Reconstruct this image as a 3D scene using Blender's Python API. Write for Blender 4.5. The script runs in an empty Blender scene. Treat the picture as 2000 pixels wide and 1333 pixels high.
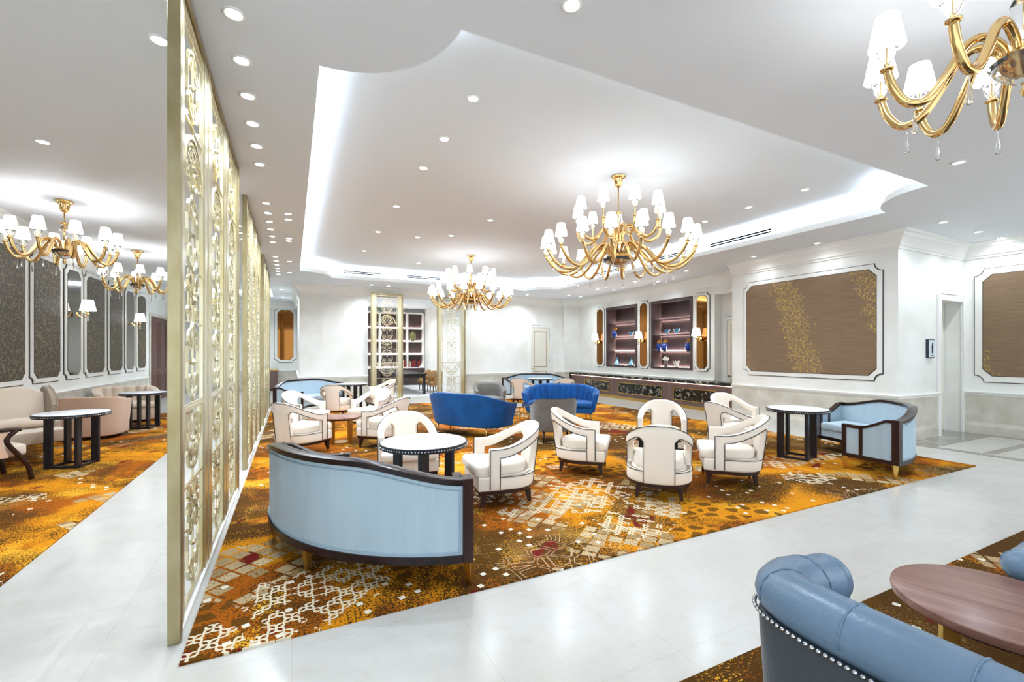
import bpy, bmesh, math, random
from mathutils import Vector, Matrix
S = bpy.context.scene
COL = S.collection
PI = math.pi
rad = math.radians
CEIL = 3.63
TRAY = 3.99

# ------------------------------------------------------------------ camera
F = 877.3
cam_d = bpy.data.cameras.new('camera')
cam_d.sensor_width = 36.0
cam_d.lens = F * 36.0 / 2000.0
cam_d.shift_y = 22.5 / 2000.0
cam_d.clip_start = 0.05
cam = bpy.data.objects.new('camera', cam_d)
COL.objects.link(cam)
cam.location = (0, 0, 1.55)
cam.rotation_euler = (PI / 2, 0, -math.atan2(430, 877.3))
S.camera = cam

# ------------------------------------------------------------------ world and view
S.view_settings.view_transform = 'Standard'
S.view_settings.look = 'None'
S.view_settings.gamma = 1.0
S.view_settings.use_curve_mapping = False
S.view_settings.exposure = 1.34
W = bpy.data.worlds.new('world')
S.world = W
W.use_nodes = True
W.node_tree.nodes['Background'].inputs[0].default_value = (0.83, 0.92, 1.0, 1)
W.node_tree.nodes['Background'].inputs[1].default_value = 0.95
cy = S.cycles
cy.use_denoising = True
cy.use_adaptive_sampling = True
cy.adaptive_threshold = 0.03
cy.max_bounces = 7
cy.diffuse_bounces = 4
cy.glossy_bounces = 4
cy.transmission_bounces = 6
cy.transparent_max_bounces = 8
cy.caustics_reflective = False
cy.caustics_refractive = False
cy.sample_clamp_indirect = 6.0
cy.blur_glossy = 0.5

SPOT_W, CHAND_W, COVE_E, SCONCE_W, SHADE_E = 38.0, 20.0, 28.0, 1.5, 1.7

def light(kind, loc, power, color=(1, 0.97, 0.92), size=0.05, spot=None, rot=None, extra=None):
    d = bpy.data.lights.new('lamp_light', kind)
    d.energy = power
    d.color = color
    if kind == 'AREA':
        d.shape = 'RECTANGLE'; d.size, d.size_y = extra
    else:
        d.shadow_soft_size = size
    if spot:
        d.spot_size = spot; d.spot_blend = 0.9
    o = bpy.data.objects.new('lamp_light', d)
    COL.objects.link(o)
    o.location = loc
    if rot: o.rotation_euler = rot
    return o

# ------------------------------------------------------------------ materials
def lin(c):
    return c / 12.92 if c <= 0.04045 else ((c + 0.055) / 1.055) ** 2.4
def rgb(h):
    if isinstance(h, str):
        return tuple(lin(int(h[i:i + 2], 16) / 255) for i in (0, 2, 4)) + (1,)
    return tuple(h) + ((1,) if len(h) == 3 else ())
MATS = {}
def mat(name, color, rough=0.6, metal=0.0, spec=0.5, emit=None, estr=0.0, trans=0.0, sheen=0.0, ior=1.45, coat=0.0,
        noise=None, bump=None, alpha=1.0):
    m = bpy.data.materials.new(name)
    m.use_nodes = True
    nt = m.node_tree
    b = nt.nodes['Principled BSDF']
    b.inputs['Base Color'].default_value = rgb(color)
    b.inputs['Roughness'].default_value = rough
    b.inputs['Metallic'].default_value = metal
    b.inputs['Specular IOR Level'].default_value = spec
    b.inputs['Transmission Weight'].default_value = trans
    b.inputs['IOR'].default_value = ior
    b.inputs['Sheen Weight'].default_value = sheen
    b.inputs['Coat Weight'].default_value = coat
    b.inputs['Alpha'].default_value = alpha
    if emit:
        b.inputs['Emission Color'].default_value = rgb(emit)
        b.inputs['Emission Strength'].default_value = estr
    if noise:                                    # (colour2, scale, detail, (stretch xyz))
        tc = nt.nodes.new('ShaderNodeTexCoord'); mp = nt.nodes.new('ShaderNodeMapping')
        mp.inputs['Scale'].default_value = noise[3]
        n = nt.nodes.new('ShaderNodeTexNoise'); n.inputs['Scale'].default_value = noise[1]; n.inputs['Detail'].default_value = noise[2]
        r = nt.nodes.new('ShaderNodeValToRGB')
        r.color_ramp.elements[0].color = rgb(color); r.color_ramp.elements[1].color = rgb(noise[0])
        r.color_ramp.elements[0].position = 0.35; r.color_ramp.elements[1].position = 0.68
        nt.links.new(tc.outputs['Object'], mp.inputs[0]); nt.links.new(mp.outputs[0], n.inputs[0])
        nt.links.new(n.outputs[0], r.inputs[0]); nt.links.new(r.outputs[0], b.inputs['Base Color'])
    if bump:                                     # (scale, strength)
        tc = nt.nodes.new('ShaderNodeTexCoord')
        n = nt.nodes.new('ShaderNodeTexNoise'); n.inputs['Scale'].default_value = bump[0]; n.inputs['Detail'].default_value = 3
        bp = nt.nodes.new('ShaderNodeBump'); bp.inputs['Strength'].default_value = bump[1]; bp.inputs['Distance'].default_value = 0.01
        nt.links.new(tc.outputs['Object'], n.inputs[0]); nt.links.new(n.outputs[0], bp.inputs['Height'])
        nt.links.new(bp.outputs[0], b.inputs['Normal'])
    MATS[name] = m
    return m

class X:
    """tiny expression wrapper around Math nodes"""
    nt = None
    def __init__(s, sock): s.s = sock
    @staticmethod
    def m(op, a, b=None, c=None, clamp=False):
        n = X.nt.nodes.new('ShaderNodeMath'); n.operation = op; n.use_clamp = clamp
        for i, v in enumerate((a, b, c)):
            if v is None: continue
            if isinstance(v, X): X.nt.links.new(v.s, n.inputs[i])
            else: n.inputs[i].default_value = v
        return X(n.outputs[0])
    def __add__(a, b): return X.m('ADD', a, b)
    def __radd__(a, b): return X.m('ADD', a, b)
    def __sub__(a, b): return X.m('SUBTRACT', a, b)
    def __rsub__(a, b): return X.m('SUBTRACT', b, a)
    def __mul__(a, b): return X.m('MULTIPLY', a, b)
    def __rmul__(a, b): return X.m('MULTIPLY', a, b)
    def __gt__(a, b): return X.m('GREATER_THAN', a, b)
    def __lt__(a, b): return X.m('LESS_THAN', a, b)
    def mx(a, b): return X.m('MAXIMUM', a, b)
    def mn(a, b): return X.m('MINIMUM', a, b)
    def ab(a): return X.m('ABSOLUTE', a)
    def sin(a): return X.m('SINE', a)
    def fl(a): return X.m('FLOOR', a)
    def fr(a): return X.m('FRACT', a)

def nnoise(vec, scale, detail=2, rough=0.5, dist=0.0):
    n = X.nt.nodes.new('ShaderNodeTexNoise')
    n.inputs['Scale'].default_value = scale; n.inputs['Detail'].default_value = detail
    n.inputs['Roughness'].default_value = rough; n.inputs['Distortion'].default_value = dist
    X.nt.links.new(vec, n.inputs['Vector'])
    return X(n.outputs[0])
def comb(x, y, z=0.0):
    n = X.nt.nodes.new('ShaderNodeCombineXYZ')
    for i, v in enumerate((x, y, z)):
        if isinstance(v, X): X.nt.links.new(v.s, n.inputs[i])
        else: n.inputs[i].default_value = v
    return n.outputs[0]
def wnoise(vec):
    n = X.nt.nodes.new('ShaderNodeTexWhiteNoise'); n.noise_dimensions = '2D'
    X.nt.links.new(vec, n.inputs['Vector'])
    return X(n.outputs['Value'])
def voro(vec, scale, feat='DISTANCE_TO_EDGE', rnd=1.0):
    n = X.nt.nodes.new('ShaderNodeTexVoronoi'); n.feature = feat
    n.inputs['Scale'].default_value = scale; n.inputs['Randomness'].default_value = rnd
    X.nt.links.new(vec, n.inputs['Vector'])
    return X(n.outputs['Distance'])
def mixc(fac, a, b):
    n = X.nt.nodes.new('ShaderNodeMix'); n.data_type = 'RGBA'
    if isinstance(fac, X): X.nt.links.new(fac.s, n.inputs[0])
    else: n.inputs[0].default_value = fac
    for i, v in ((6, a), (7, b)):
        if isinstance(v, (str, tuple)): n.inputs[i].default_value = rgb(v)
        else: X.nt.links.new(v, n.inputs[i])
    return n.outputs[2]

def carpet_mat(name, gold_amt, seed, blobs=()):
    """woven hotel carpet: brown ground, speckled gold and orange clouds, wine red flecks, cream chain, tile and square motifs"""
    m = mat(name, '5a3a16', 0.95, spec=0.1)
    nt = m.node_tree; X.nt = nt
    tc = nt.nodes.new('ShaderNodeTexCoord')
    sp = nt.nodes.new('ShaderNodeSeparateXYZ'); nt.links.new(tc.outputs['Object'], sp.inputs[0])
    x, y = X(sp.outputs[0]) + seed, X(sp.outputs[1]) + seed * 0.7
    P = comb(x, y)
    fine = nnoise(P, 70.0, 2, 0.7) - 0.5
    cloud = nnoise(P, 0.55, 6, 0.62, 0.9)
    gold = (cloud + fine * 0.62) > (0.5 - gold_amt)
    hue = nnoise(comb(x + 9.0, y), 0.8, 4, 0.6)
    goldc = mixc((hue + fine * 0.3) > 0.52, 'cc8414', 'a0560f')
    goldc = mixc((nnoise(comb(x, y + 31.0), 1.3, 4, 0.6) + fine * 0.3) > 0.60, goldc, 'd89c28')
    tan = (nnoise(comb(x + 3.0, y + 3.0), 0.9, 4, 0.6) + fine * 0.7) > 0.60
    ground = mixc(tan, '4c3212', '80602f')
    # pebble cells in the ground
    ed = voro(comb(x + fine * 0.04, y * 1.25), 6.0, rnd=0.6)
    peb = ((ed + fine * 0.16) > 0.17) * ((nnoise(comb(x + 40.0, y), 0.7, 2)) > 0.55)
    col = mixc(gold, ground, goldc)
    col = mixc(peb * 0.85, col, '58390f')
    red = (nnoise(comb(x + 20.0, y + 5.0), 1.5, 5, 0.65, 0.6) + fine * 0.22) > 0.645
    col = mixc(red, col, '6d1a16')
    # region masks
    rag = nnoise(P, 3.2, 4, 0.6)
    def blob(cx, cyy, r):
        d = X.m('SQRT', X.m('POWER', x - (cx + seed), 2.0) + X.m('POWER', y - (cyy + seed * 0.7), 2.0))
        return (d + (rag - 0.5) * 0.9) < r
    def reg(kind, base):
        out = base
        for k, cx, cyy, r in blobs:
            if k == kind: out = out.mx(blob(cx, cyy, r))
        return out
    wob = nnoise(P, 2.2, 3) * 0.5
    # beige tile grid, diagonal
    u = (x * 0.78 + y * 0.62) * 8.0; v = (y * 0.78 - x * 0.62) * 8.0
    tile = ((u.fr() - 0.5).ab() < 0.42) * ((v.fr() - 0.5).ab() < 0.42)
    tr = reg('tile', nnoise(comb((u * 0.34).fl(), (v * 0.34).fl(), 3.0), 0.37, 1) > 0.63)
    tile = tile * tr
    col = mixc(tile * (wnoise(comb(u.fl(), v.fl())) > 0.28) * ((fine + 0.5) > 0.40), col, mixc(wnoise(comb(v.fl(), u.fl())), 'c4ad88', '94784e'))
    # cream chain lattice: lens links along two diagonals
    a = (x + y) * 40.0; b = (y - x) * 40.0
    def chain(p, q):
        qq = ((q * (1 / (2 * PI))).fr() - 0.5) * (2 * PI)
        s = p.sin() * 1.05
        return ((qq - s).ab().mn((qq + s).ab())) < 0.45
    ch = chain(a, b).mx(chain(b, a))
    ch = ch * (wnoise(comb((a * (1 / PI) + 0.5).fl(), (b * (1 / PI) + 0.5).fl(), 1.0)) > 0.30)
    cr = reg('chain', (nnoise(comb((x * 4.0 + y * 1.5).fl(), (y * 4.0).fl(), 7.0), 0.23, 1) > 0.66))
    col = mixc(ch * cr, col, 'd9cbb0')
    # thin pale line flowers
    lf = ((voro(comb(x + 2.0, y * 1.1), 5.5) - 0.075).ab() < 0.014) * (nnoise(comb(x, y + 70.0), 0.9, 2) > 0.63)
    col = mixc(lf, col, 'b39a78')
    # scattered small cream squares
    g = 8.5
    sq = ((((x + y * 0.3) * g).fr() - 0.5).ab() < 0.17) * ((((y - x * 0.3) * g).fr() - 0.5).ab() < 0.17)
    pick = wnoise(comb(((x + y * 0.3) * g).fl(), ((y - x * 0.3) * g).fl())) > 0.80
    sr = reg('dots', nnoise(comb(x + 55.0, y), 0.75, 1) > 0.56)
    col = mixc(sq * pick * sr, col, 'e2dccb')
    nt.links.new(col, nt.nodes['Principled BSDF'].inputs['Base Color'])
    bp = nt.nodes.new('ShaderNodeBump'); bp.inputs['Strength'].default_value = 0.25; bp.inputs['Distance'].default_value = 0.006
    nt.links.new(fine.s, bp.inputs['Height']); nt.links.new(bp.outputs[0], nt.nodes['Principled BSDF'].inputs['Normal'])
    return m

def marble_floor():
    m = mat('marble_floor', 'e9e6e0', 0.2, spec=0.35)
    nt = m.node_tree; X.nt = nt
    tc = nt.nodes.new('ShaderNodeTexCoord'); P = tc.outputs['Object']
    sp = nt.nodes.new('ShaderNodeSeparateXYZ'); nt.links.new(P, sp.inputs[0])
    x, y = X(sp.outputs[0]), X(sp.outputs[1])
    n1 = nnoise(P, 1.6, 6, 0.65, 0.6); n2 = nnoise(P, 9.0, 5, 0.7)
    c = mixc(X.m('MULTIPLY_ADD', n1, 2.2, -0.65, True), 'c9c8c5', 'bdbab2')
    c = mixc(X.m('MULTIPLY_ADD', n2, 3.0, -1.55, True), c, 'bab4a6')
    u = x * (1 / 0.9); v = y * (1 / 0.9) + 0.1
    seam = ((u.fr() - 0.5).ab() > 0.4978).mx((v.fr() - 0.5).ab() > 0.4978)
    c = mixc(seam * 0.5, c, 'a59f93')
    tone = wnoise(comb(u.fl(), v.fl()))
    c = mixc(tone * 0.3, c, 'c6c2b7')
    nt.links.new(c, nt.nodes['Principled BSDF'].inputs['Base Color'])
    return m

def dark_marble(name, base, vein, scale=3.0, rough=0.15):
    m = mat(name, base, rough)
    nt = m.node_tree; X.nt = nt
    tc = nt.nodes.new('ShaderNodeTexCoord'); P = tc.outputs['Object']
    e = voro(P, scale); n = nnoise(P, scale * 2.3, 6, 0.7, 1.5)
    k = (e < 0.035).mx((n - 0.5).ab() < 0.018) * (nnoise(P, scale * 1.1, 3) > 0.56)
    c = mixc(nnoise(P, scale * 1.7, 5, 0.7), base, '2b2b26' if base[0] < '4' else 'a09c92')
    nt.links.new(mixc(k * 0.9, c, vein), nt.nodes['Principled BSDF'].inputs['Base Color'])
    return m

def wallpaper(name, base, line, scale, band=False, lw=0.03):
    """silk wallcovering: fine horizontal slubs and a crackled vein motif"""
    m = mat(name, base, 0.55, spec=0.35)
    nt = m.node_tree; X.nt = nt
    tc = nt.nodes.new('ShaderNodeTexCoord'); P = tc.outputs['Object']
    sp = nt.nodes.new('ShaderNodeSeparateXYZ'); nt.links.new(P, sp.inputs[0])
    x, y, z = X(sp.outputs[0]), X(sp.outputs[1]), X(sp.outputs[2])
    slub = nnoise(comb(x * 3.0, y * 3.0, z * 120.0), 1.0, 3, 0.6)
    big = nnoise(P, 1.1, 2)
    c = mixc(X.m('MULTIPLY_ADD', slub, 2.4, -0.8, True), base, tuple(min(1, v * 1.55) for v in rgb(base)[:3]))
    c = mixc(X.m('MULTIPLY_ADD', big, 1.6, -0.6, True) * 0.4, c, '6d5a3c')
    d = nnoise(P, 5.0, 3) * 0.35
    e = voro(comb(x, y + d, z + d), scale)
    k = e < lw
    if band:
        w = (x + z * 0.3)
        k = k * ((((w + nnoise(P, 1.2, 3) * 0.4) * 0.64 + 0.47).fr() - 0.5).ab() < (nnoise(P, 6.0, 4) * 0.44 - 0.06))
    nt.links.new(mixc(k * 0.8, c, line), nt.nodes['Principled BSDF'].inputs['Base Color'])
    return m

def wood_mat(name, c1, c2, scale, rough=0.35, axis='x'):
    m = mat(name, c1, rough, spec=0.4)
    nt = m.node_tree; X.nt = nt
    tc = nt.nodes.new('ShaderNodeTexCoord'); mp = nt.nodes.new('ShaderNodeMapping')
    mp.inputs['Scale'].default_value = {'x': (0.6, 9, 9), 'y': (9, 0.6, 9), 'z': (9, 9, 0.5)}[axis]
    nt.links.new(tc.outputs['Object'], mp.inputs[0])
    n = nnoise(mp.outputs[0], scale, 6, 0.65, 0.4)
    nt.links.new(mixc(X.m('MULTIPLY_ADD', n, 2.6, -0.8, True), c1, c2), nt.nodes['Principled BSDF'].inputs['Base Color'])
    return m

PLASTER = mat('plaster', 'f0f0ec', 0.75, spec=0.25, noise=('e5e4dc', 1.7, 6, (1, 1, 1)))
CEILM = mat('ceiling_paint', 'e6eaee', 0.85, spec=0.15)
TRAYM = mat('tray_paint', 'ecf1f5', 0.85, spec=0.15)
TRIMM = mat('white_trim', 'efeee9', 0.5, spec=0.3)
DADO = mat('dado_stone', 'd6d2c6', 0.35, spec=0.4, noise=('bfb9a9', 3.0, 8, (1, 1, 1)))
FLOORM = marble_floor()
GREYMARB = dark_marble('grey_marble', '6f6c66', 'b7b2a8', 1.5, 0.12)
BLACKMARB = dark_marble('black_marble', '101010', 'c9bfa6', 7.0, 0.15)
BLACKLINE = mat('dark_line', '2b2a2c', 0.4)
CREAMFR = mat('cream_frame', 'e9e7e1', 0.4, spec=0.4)
CREAM = mat('cream_fabric', 'ece1d3', 0.85, spec=0.15, sheen=0.25, bump=(320, 0.12))
PIPE = mat('black_piping', '17181c', 0.55)
DWOOD = wood_mat('dark_wood', '1c0f0d', '3a1f1a', 3.0, 0.3, 'z')
DWOODX = wood_mat('dark_wood_rail', '140d10', '2a1819', 3.0, 0.22, 'x')
ESPRESSO = wood_mat('espresso_wood', '17151a', '2c272a', 3.0, 0.35, 'z')
WALNUT = wood_mat('walnut', '6b4236', '9c7668', 1.6, 0.3, 'y')
PANELW = wood_mat('panelled_wood', '5c4640', '78605a', 2.2, 0.4, 'z')
NICHEW = wood_mat('niche_wood', '3a2d2b', '514140', 2.2, 0.45, 'z')
REDDOOR = wood_mat('mahogany', '3c0f0a', '5d1d12', 2.0, 0.3, 'z')
GOLD = mat('polished_gold', 'd8b67c', 0.14, 1.0)
BRASS = mat('satin_brass', 'c9a55c', 0.28, 1.0)
CHAMP = mat('champagne_metal', 'd6d0b8', 0.3, 0.8, noise=('c4b583', 2.0, 4, (1, 1, 0.6)))
CHAMPD = mat('aged_champagne_metal', 'aca07f', 0.35, 0.85, noise=('95875f', 6.0, 6, (1, 1, 0.5)))
CHROME = mat('steel', 'c8c9cc', 0.2, 1.0)
SKYBL = mat('pale_blue_fabric', 'b0c4cf', 0.8, spec=0.2, sheen=0.2, noise=('a8bdca', 2.0, 5, (6, 6, 0.6)), bump=(260, 0.08))
SKYSEAM = mat('pale_blue_piping', '94adbc', 0.7)
BLUEV = mat('blue_velvet', '02427c', 0.6, spec=0.3, sheen=0.1, noise=('05559a', 3.0, 3, (1, 1, 1)))
GREYV = mat('grey_velvet', '6f6b65', 0.7, spec=0.3, sheen=0.4, noise=('625e59', 3.0, 3, (1, 1, 1)))
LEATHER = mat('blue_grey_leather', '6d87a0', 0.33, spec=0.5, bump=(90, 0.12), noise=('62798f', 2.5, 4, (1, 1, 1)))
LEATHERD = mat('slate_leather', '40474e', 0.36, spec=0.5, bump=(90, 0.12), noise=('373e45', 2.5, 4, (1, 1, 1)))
BEIGE = mat('beige_fabric', 'd3c2b0', 0.85, spec=0.15, sheen=0.3, bump=(300, 0.1))
TAUPE = mat('taupe_fabric', '9d8e7e', 0.85, spec=0.15, sheen=0.3)
PEACH = mat('peach_fabric', 'cdae97', 0.8, spec=0.2, sheen=0.3)
WHITETOP = mat('white_marble_top', 'f2f3f6', 0.25, spec=0.5, noise=('e2e5ea', 3.0, 5, (1, 1, 1)))
SHADE = mat('lamp_shade_fabric', 'fffaf2', 0.8, emit='f6faff', estr=SHADE_E)
LENS = mat('downlight_lens', 'ffffff', 0.4, emit='f4faff', estr=14.0)
COVE = mat('cove_strip', 'ffffff', 0.5, emit='d6e8ff', estr=COVE_E)
BOOKLED = mat('bookcase_strip', 'ffffff', 0.5, emit='fff0ea', estr=14.0)
SHELFLED = mat('shelf_strip', 'ffffff', 0.5, emit='fff0ea', estr=34.0)
GLASS = mat('clear_glass', 'ffffff', 0.03, trans=1.0, ior=1.45)
FROSTG = mat('crystal', 'ffffff', 0.04, trans=0.95, ior=1.25)
MIRROR = mat('clear_mirror', 'd8d4cc', 0.03, 1.0)
BRONZEM = mat('bronze_mirror', '8c5c2e', 0.04, 1.0)
GREYM = mat('antique_grey_mirror', '857d74', 0.05, 1.0)
BLUEGLASS = mat('cobalt_glass', '1447a8', 0.08, spec=0.8, coat=0.6)
AQUAGLASS = mat('aqua_glass', '7fc6ee', 0.06, trans=0.6)
AMBERGLASS = mat('amber_glass', 'b8822e', 0.1, spec=0.8)
WHITECER = mat('white_ceramic', 'eceae2', 0.35)
GREENBR = mat('verdigris_bronze', '8c8a5c', 0.4, 0.4)
BOOKR = mat('red_book_cloth', '7c2b25', 0.7)
BOOKB = mat('navy_book_cloth', '232a44', 0.7)
BOOKC = mat('cream_book_cloth', 'c9bfa9', 0.7)
TANV = mat('tan_leather', '9a7444', 0.5)
SLOTSHADE = mat('slot_shade', '010203', 1.0, spec=0.0)
SIGNM = mat('sign_plate', 'dfe8ee', 0.3)
SIGND = mat('sign_dark', '27313f', 0.4)
DOORW = mat('cream_door_paint', 'e6e3d5', 0.45, spec=0.4)
LIBRUG = mat('pale_rug', 'd9d7d8', 0.9, noise=('c6c3c6', 3.0, 6, (1, 1, 1)))
WP_DARK = wallpaper('dark_wallcovering', '3f3930', '8d8063', 10.0, lw=0.045)
WP_GOLD = wallpaper('bronze_wallcovering', '75604a', 'd2b052', 13.0, band=True, lw=0.036)
BL = [('chain', 0.12, 3.13, 0.34), ('chain', 0.30, 3.28, 0.28), ('chain', -0.04, 2.93, 0.2), ('chain', -0.42, 2.85, 0.22),
      ('chain', 2.7, 3.15, 0.3), ('chain', 3.3, 3.45, 0.3), ('chain', 2.75, 3.85, 0.35), ('chain', 5.7, 3.4, 0.3),
      ('tile', 2.1, 3.75, 0.32), ('tile', 2.6, 4.0, 0.38), ('tile', -0.35, 3.75, 0.5), ('tile', 2.6, 4.6, 0.35),
      ('dots', 1.7, 3.1, 0.7), ('dots', 4.6, 3.1, 0.6)]
CARPET = carpet_mat('main_carpet', 0.005, 0.0, BL)
CARPETL = carpet_mat('left_carpet', 0.0, 13.0)
CARPETR = carpet_mat('front_carpet', -0.13, 27.0, [('chain', 2.25, 0.35, 0.35)])

# ------------------------------------------------------------------ mesh helpers
def M4(loc=(0, 0, 0), rz=0.0):
    return Matrix.Translation(loc) @ Matrix.Rotation(rz, 4, 'Z')
class MB:
    def __init__(s): s.v = []; s.f = []
    def add(s, vs, fs, m=None):
        k = len(s.v)
        s.v += [tuple(m @ Vector(p)) for p in vs] if m is not None else [tuple(p) for p in vs]
        s.f += [tuple(i + k for i in f) for f in fs]
        return s
    def box(s, x0, x1, y0, y1, z0, z1, m=None):
        vs = [(x, y, z) for z in (z0, z1) for y in (y0, y1) for x in (x0, x1)]
        return s.add(vs, [(0, 2, 3, 1), (4, 5, 7, 6), (0, 1, 5, 4), (2, 6, 7, 3), (0, 4, 6, 2), (1, 3, 7, 5)], m)
    def rings(s, rs, cap0=True, cap1=True, m=None, closed=True):
        n = len(rs[0]); vs = [p for r in rs for p in r]; fs = []
        for i in range(len(rs) - 1):
            for j in range(n if closed else n - 1):
                a = i * n + j; b = i * n + (j + 1) % n
                fs.append((a, b, b + n, a + n))
        if cap0: fs.append(tuple(range(n))[::-1])
        if cap1: fs.append(tuple((len(rs) - 1) * n + j for j in range(n)))
        return s.add(vs, fs, m)
    def lathe(s, prof, n=24, m=None, cap=True):
        rs = [[(max(r, 1e-4) * math.cos(2 * PI * j / n), max(r, 1e-4) * math.sin(2 * PI * j / n), z) for j in range(n)] for r, z in prof]
        return s.rings(rs, cap, cap, m)
    def prism(s, poly, z0, z1, m=None):
        return s.rings([[(x, y, z0) for x, y in poly], [(x, y, z1) for x, y in poly]], True, True, m)
    def pillow(s, poly, z0, z1, r=0.03, dome=0.0, m=None):
        """rounded cushion over a plan polygon"""
        cx = sum(p[0] for p in poly) / len(poly); cyy = sum(p[1] for p in poly) / len(poly)
        def ins(k, z):
            out = []
            for px, py in poly:
                d = math.hypot(px - cx, py - cyy) or 1
                out.append((px - (px - cx) / d * k, py - (py - cyy) / d * k, z))
            return out
        rs = []
        for a in (0, 30, 60, 90): rs.append(ins(r * (1 - math.sin(rad(a))), z0 + r * (1 - math.cos(rad(a)))))
        for a in (90, 60, 30, 0): rs.append(ins(r * (1 - math.sin(rad(a))), z1 - r * (1 - math.cos(rad(a)))))
        if dome:
            rs.append([(cx + (p[0] - cx) * 0.6, cyy + (p[1] - cyy) * 0.6, z1 + dome * 0.75) for p in poly])
            rs.append([(cx + (p[0] - cx) * 0.2, cyy + (p[1] - cyy) * 0.2, z1 + dome) for p in poly])
        return s.rings(rs, True, True, m)
    def tube(s, pts, r, n=8, m=None, closed=False, cap=True, sx=1.0):
        """round (or with n=4 square) bar along a polyline; r may be a list"""
        P = [Vector(p) for p in pts]; N = len(P); rs = []
        rr = r if isinstance(r, (list, tuple)) else [r] * N
        up = None
        for i in range(N):
            a = P[i - 1] if (i > 0 or closed) else P[i]
            b = P[(i + 1) % N] if (i < N - 1 or closed) else P[i]
            t = (b - a)
            if t.length < 1e-9: t = Vector((0, 0, 1))
            t.normalize()
            if up is None:
                up = Vector((0, 0, 1)) if abs(t.z) < 0.9 else Vector((1, 0, 0))
            side = t.cross(up)
            if side.length < 1e-6: side = t.orthogonal()
            side.normalize(); u2 = side.cross(t).normalized(); up = u2
            off = PI / 4 if n == 4 else 0
            rs.append([tuple(P[i] + (side * math.cos(2 * PI * j / n + off) * sx + u2 * math.sin(2 * PI * j / n + off)) * rr[i]) for j in range(n)])
        if closed: rs.append(rs[0])
        return s.rings(rs, cap and not closed, cap and not closed, m)
    def ball(s, c, r, n=8, k=5, sz=1.0, m=None):
        prof = [(r * math.sin(PI * i / k), c[2] - r * sz * math.cos(PI * i / k)) for i in range(k + 1)]
        rs = [[(c[0] + max(q, 1e-5) * math.cos(2 * PI * j / n), c[1] + max(q, 1e-5) * math.sin(2 * PI * j / n), z) for j in range(n)] for q, z in prof]
        return s.rings(rs, True, True, m)
    def sweep(s, path, prof, closed=False, m=None):
        """profile [(offset to the left of travel, z)] along a plan path, mitred"""
        N = len(path); rs = []
        for i in range(N):
            a = Vector(path[i - 1]) if (i > 0 or closed) else None
            p = Vector(path[i]); b = Vector(path[(i + 1) % N]) if (i < N - 1 or closed) else None
            d1 = (p - a).normalized() if a is not None else None
            d2 = (b - p).normalized() if b is not None else None
            d1 = d1 or d2; d2 = d2 or d1
            n1 = Vector((-d1.y, d1.x)); n2 = Vector((-d2.y, d2.x))
            q = (n1 + n2).normalized(); q /= max(0.3, q.dot(n1))
            rs.append([(p.x + q.x * o, p.y + q.y * o, z) for o, z in prof])
        if closed: rs.append(rs[0])
        return s.rings(rs, not closed, not closed, m)
    def build(s, name, material, parent=None, smooth=False, bevel=0, seg=2, loc=None, rz=None, sub=0):
        me = bpy.data.meshes.new(name)
        me.from_pydata(s.v, [], s.f)
        bm = bmesh.new(); bm.from_mesh(me)
        bmesh.ops.remove_doubles(bm, verts=bm.verts, dist=1e-5)
        bmesh.ops.recalc_face_normals(bm, faces=bm.faces)
        bm.to_mesh(me); bm.free()
        me.materials.append(material)
        o = bpy.data.objects.new(name, me)
        COL.objects.link(o)
        if parent: o.parent = parent
        if smooth:
            for p in me.polygons: p.use_smooth = True
            if smooth == 'auto':
                e = {}
                for p in me.polygons:
                    for k in p.edge_keys: e.setdefault(k, []).append(p.index)
                for ed in me.edges:
                    fs = e.get(tuple(sorted(ed.vertices)), [])
                    if len(fs) == 2 and me.polygons[fs[0]].normal.angle(me.polygons[fs[1]].normal, 0) > rad(38): ed.use_edge_sharp = True
        if bevel:
            b = o.modifiers.new('bevel', 'BEVEL'); b.width = bevel; b.segments = seg; b.limit_method = 'ANGLE'; b.angle_limit = rad(40)
            b.harden_normals = False
        if sub:
            b = o.modifiers.new('sub', 'SUBSURF'); b.levels = sub; b.render_levels = sub
        if loc: o.location = loc
        if rz is not None: o.rotation_euler = (0, 0, rz)
        return o

def tag(o, label=None, cat=None, group=None, kind=None):
    for k, v in (('label', label), ('category', cat), ('group', group), ('kind', kind)):
        if v: o[k] = v
    return o
def thing(name, label, cat, loc=(0, 0, 0), rz=0.0, group=None):
    o = bpy.data.objects.new(name, None); COL.objects.link(o)
    o.empty_display_size = 0.2
    o.location = loc; o.rotation_euler = (0, 0, rz)
    return tag(o, label, cat, group)
KIDS = {}
def copy_tree(o, parent=None):
    c = o.copy(); COL.objects.link(c)
    if parent: c.parent = parent
    for ch in list(o.children): copy_tree(ch, c)
    return c
def place(first, used, label, loc, rz, group=None):
    o = first if not used else copy_tree(first)
    o.location = loc; o.rotation_euler = (0, 0, rz)
    if group: o['group'] = group
    o['label'] = label
    return o
def struct(name, mb, m, bevel=0, smooth=False):
    o = mb.build(name, m, None, smooth, bevel); o['kind'] = 'structure'; return o
def smooth(a, b, t):
    t = max(0.0, min(1.0, (t - a) / (b - a))); return t * t * (3 - 2 * t)
def catmull(pts, k=6):
    P = [Vector(p) for p in pts]; P = [P[0] * 2 - P[1]] + P + [P[-1] * 2 - P[-2]]; out = []
    for i in range(1, len(P) - 2):
        for j in range(k):
            t = j / k; a, b, c, d = P[i - 1], P[i], P[i + 1], P[i + 2]
            out.append(0.5 * ((2 * b) + (c - a) * t + (2 * a - 5 * b + 4 * c - d) * t * t + (3 * b - 3 * c + d - a) * t ** 3))
    out.append(P[-2]); return out
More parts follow.
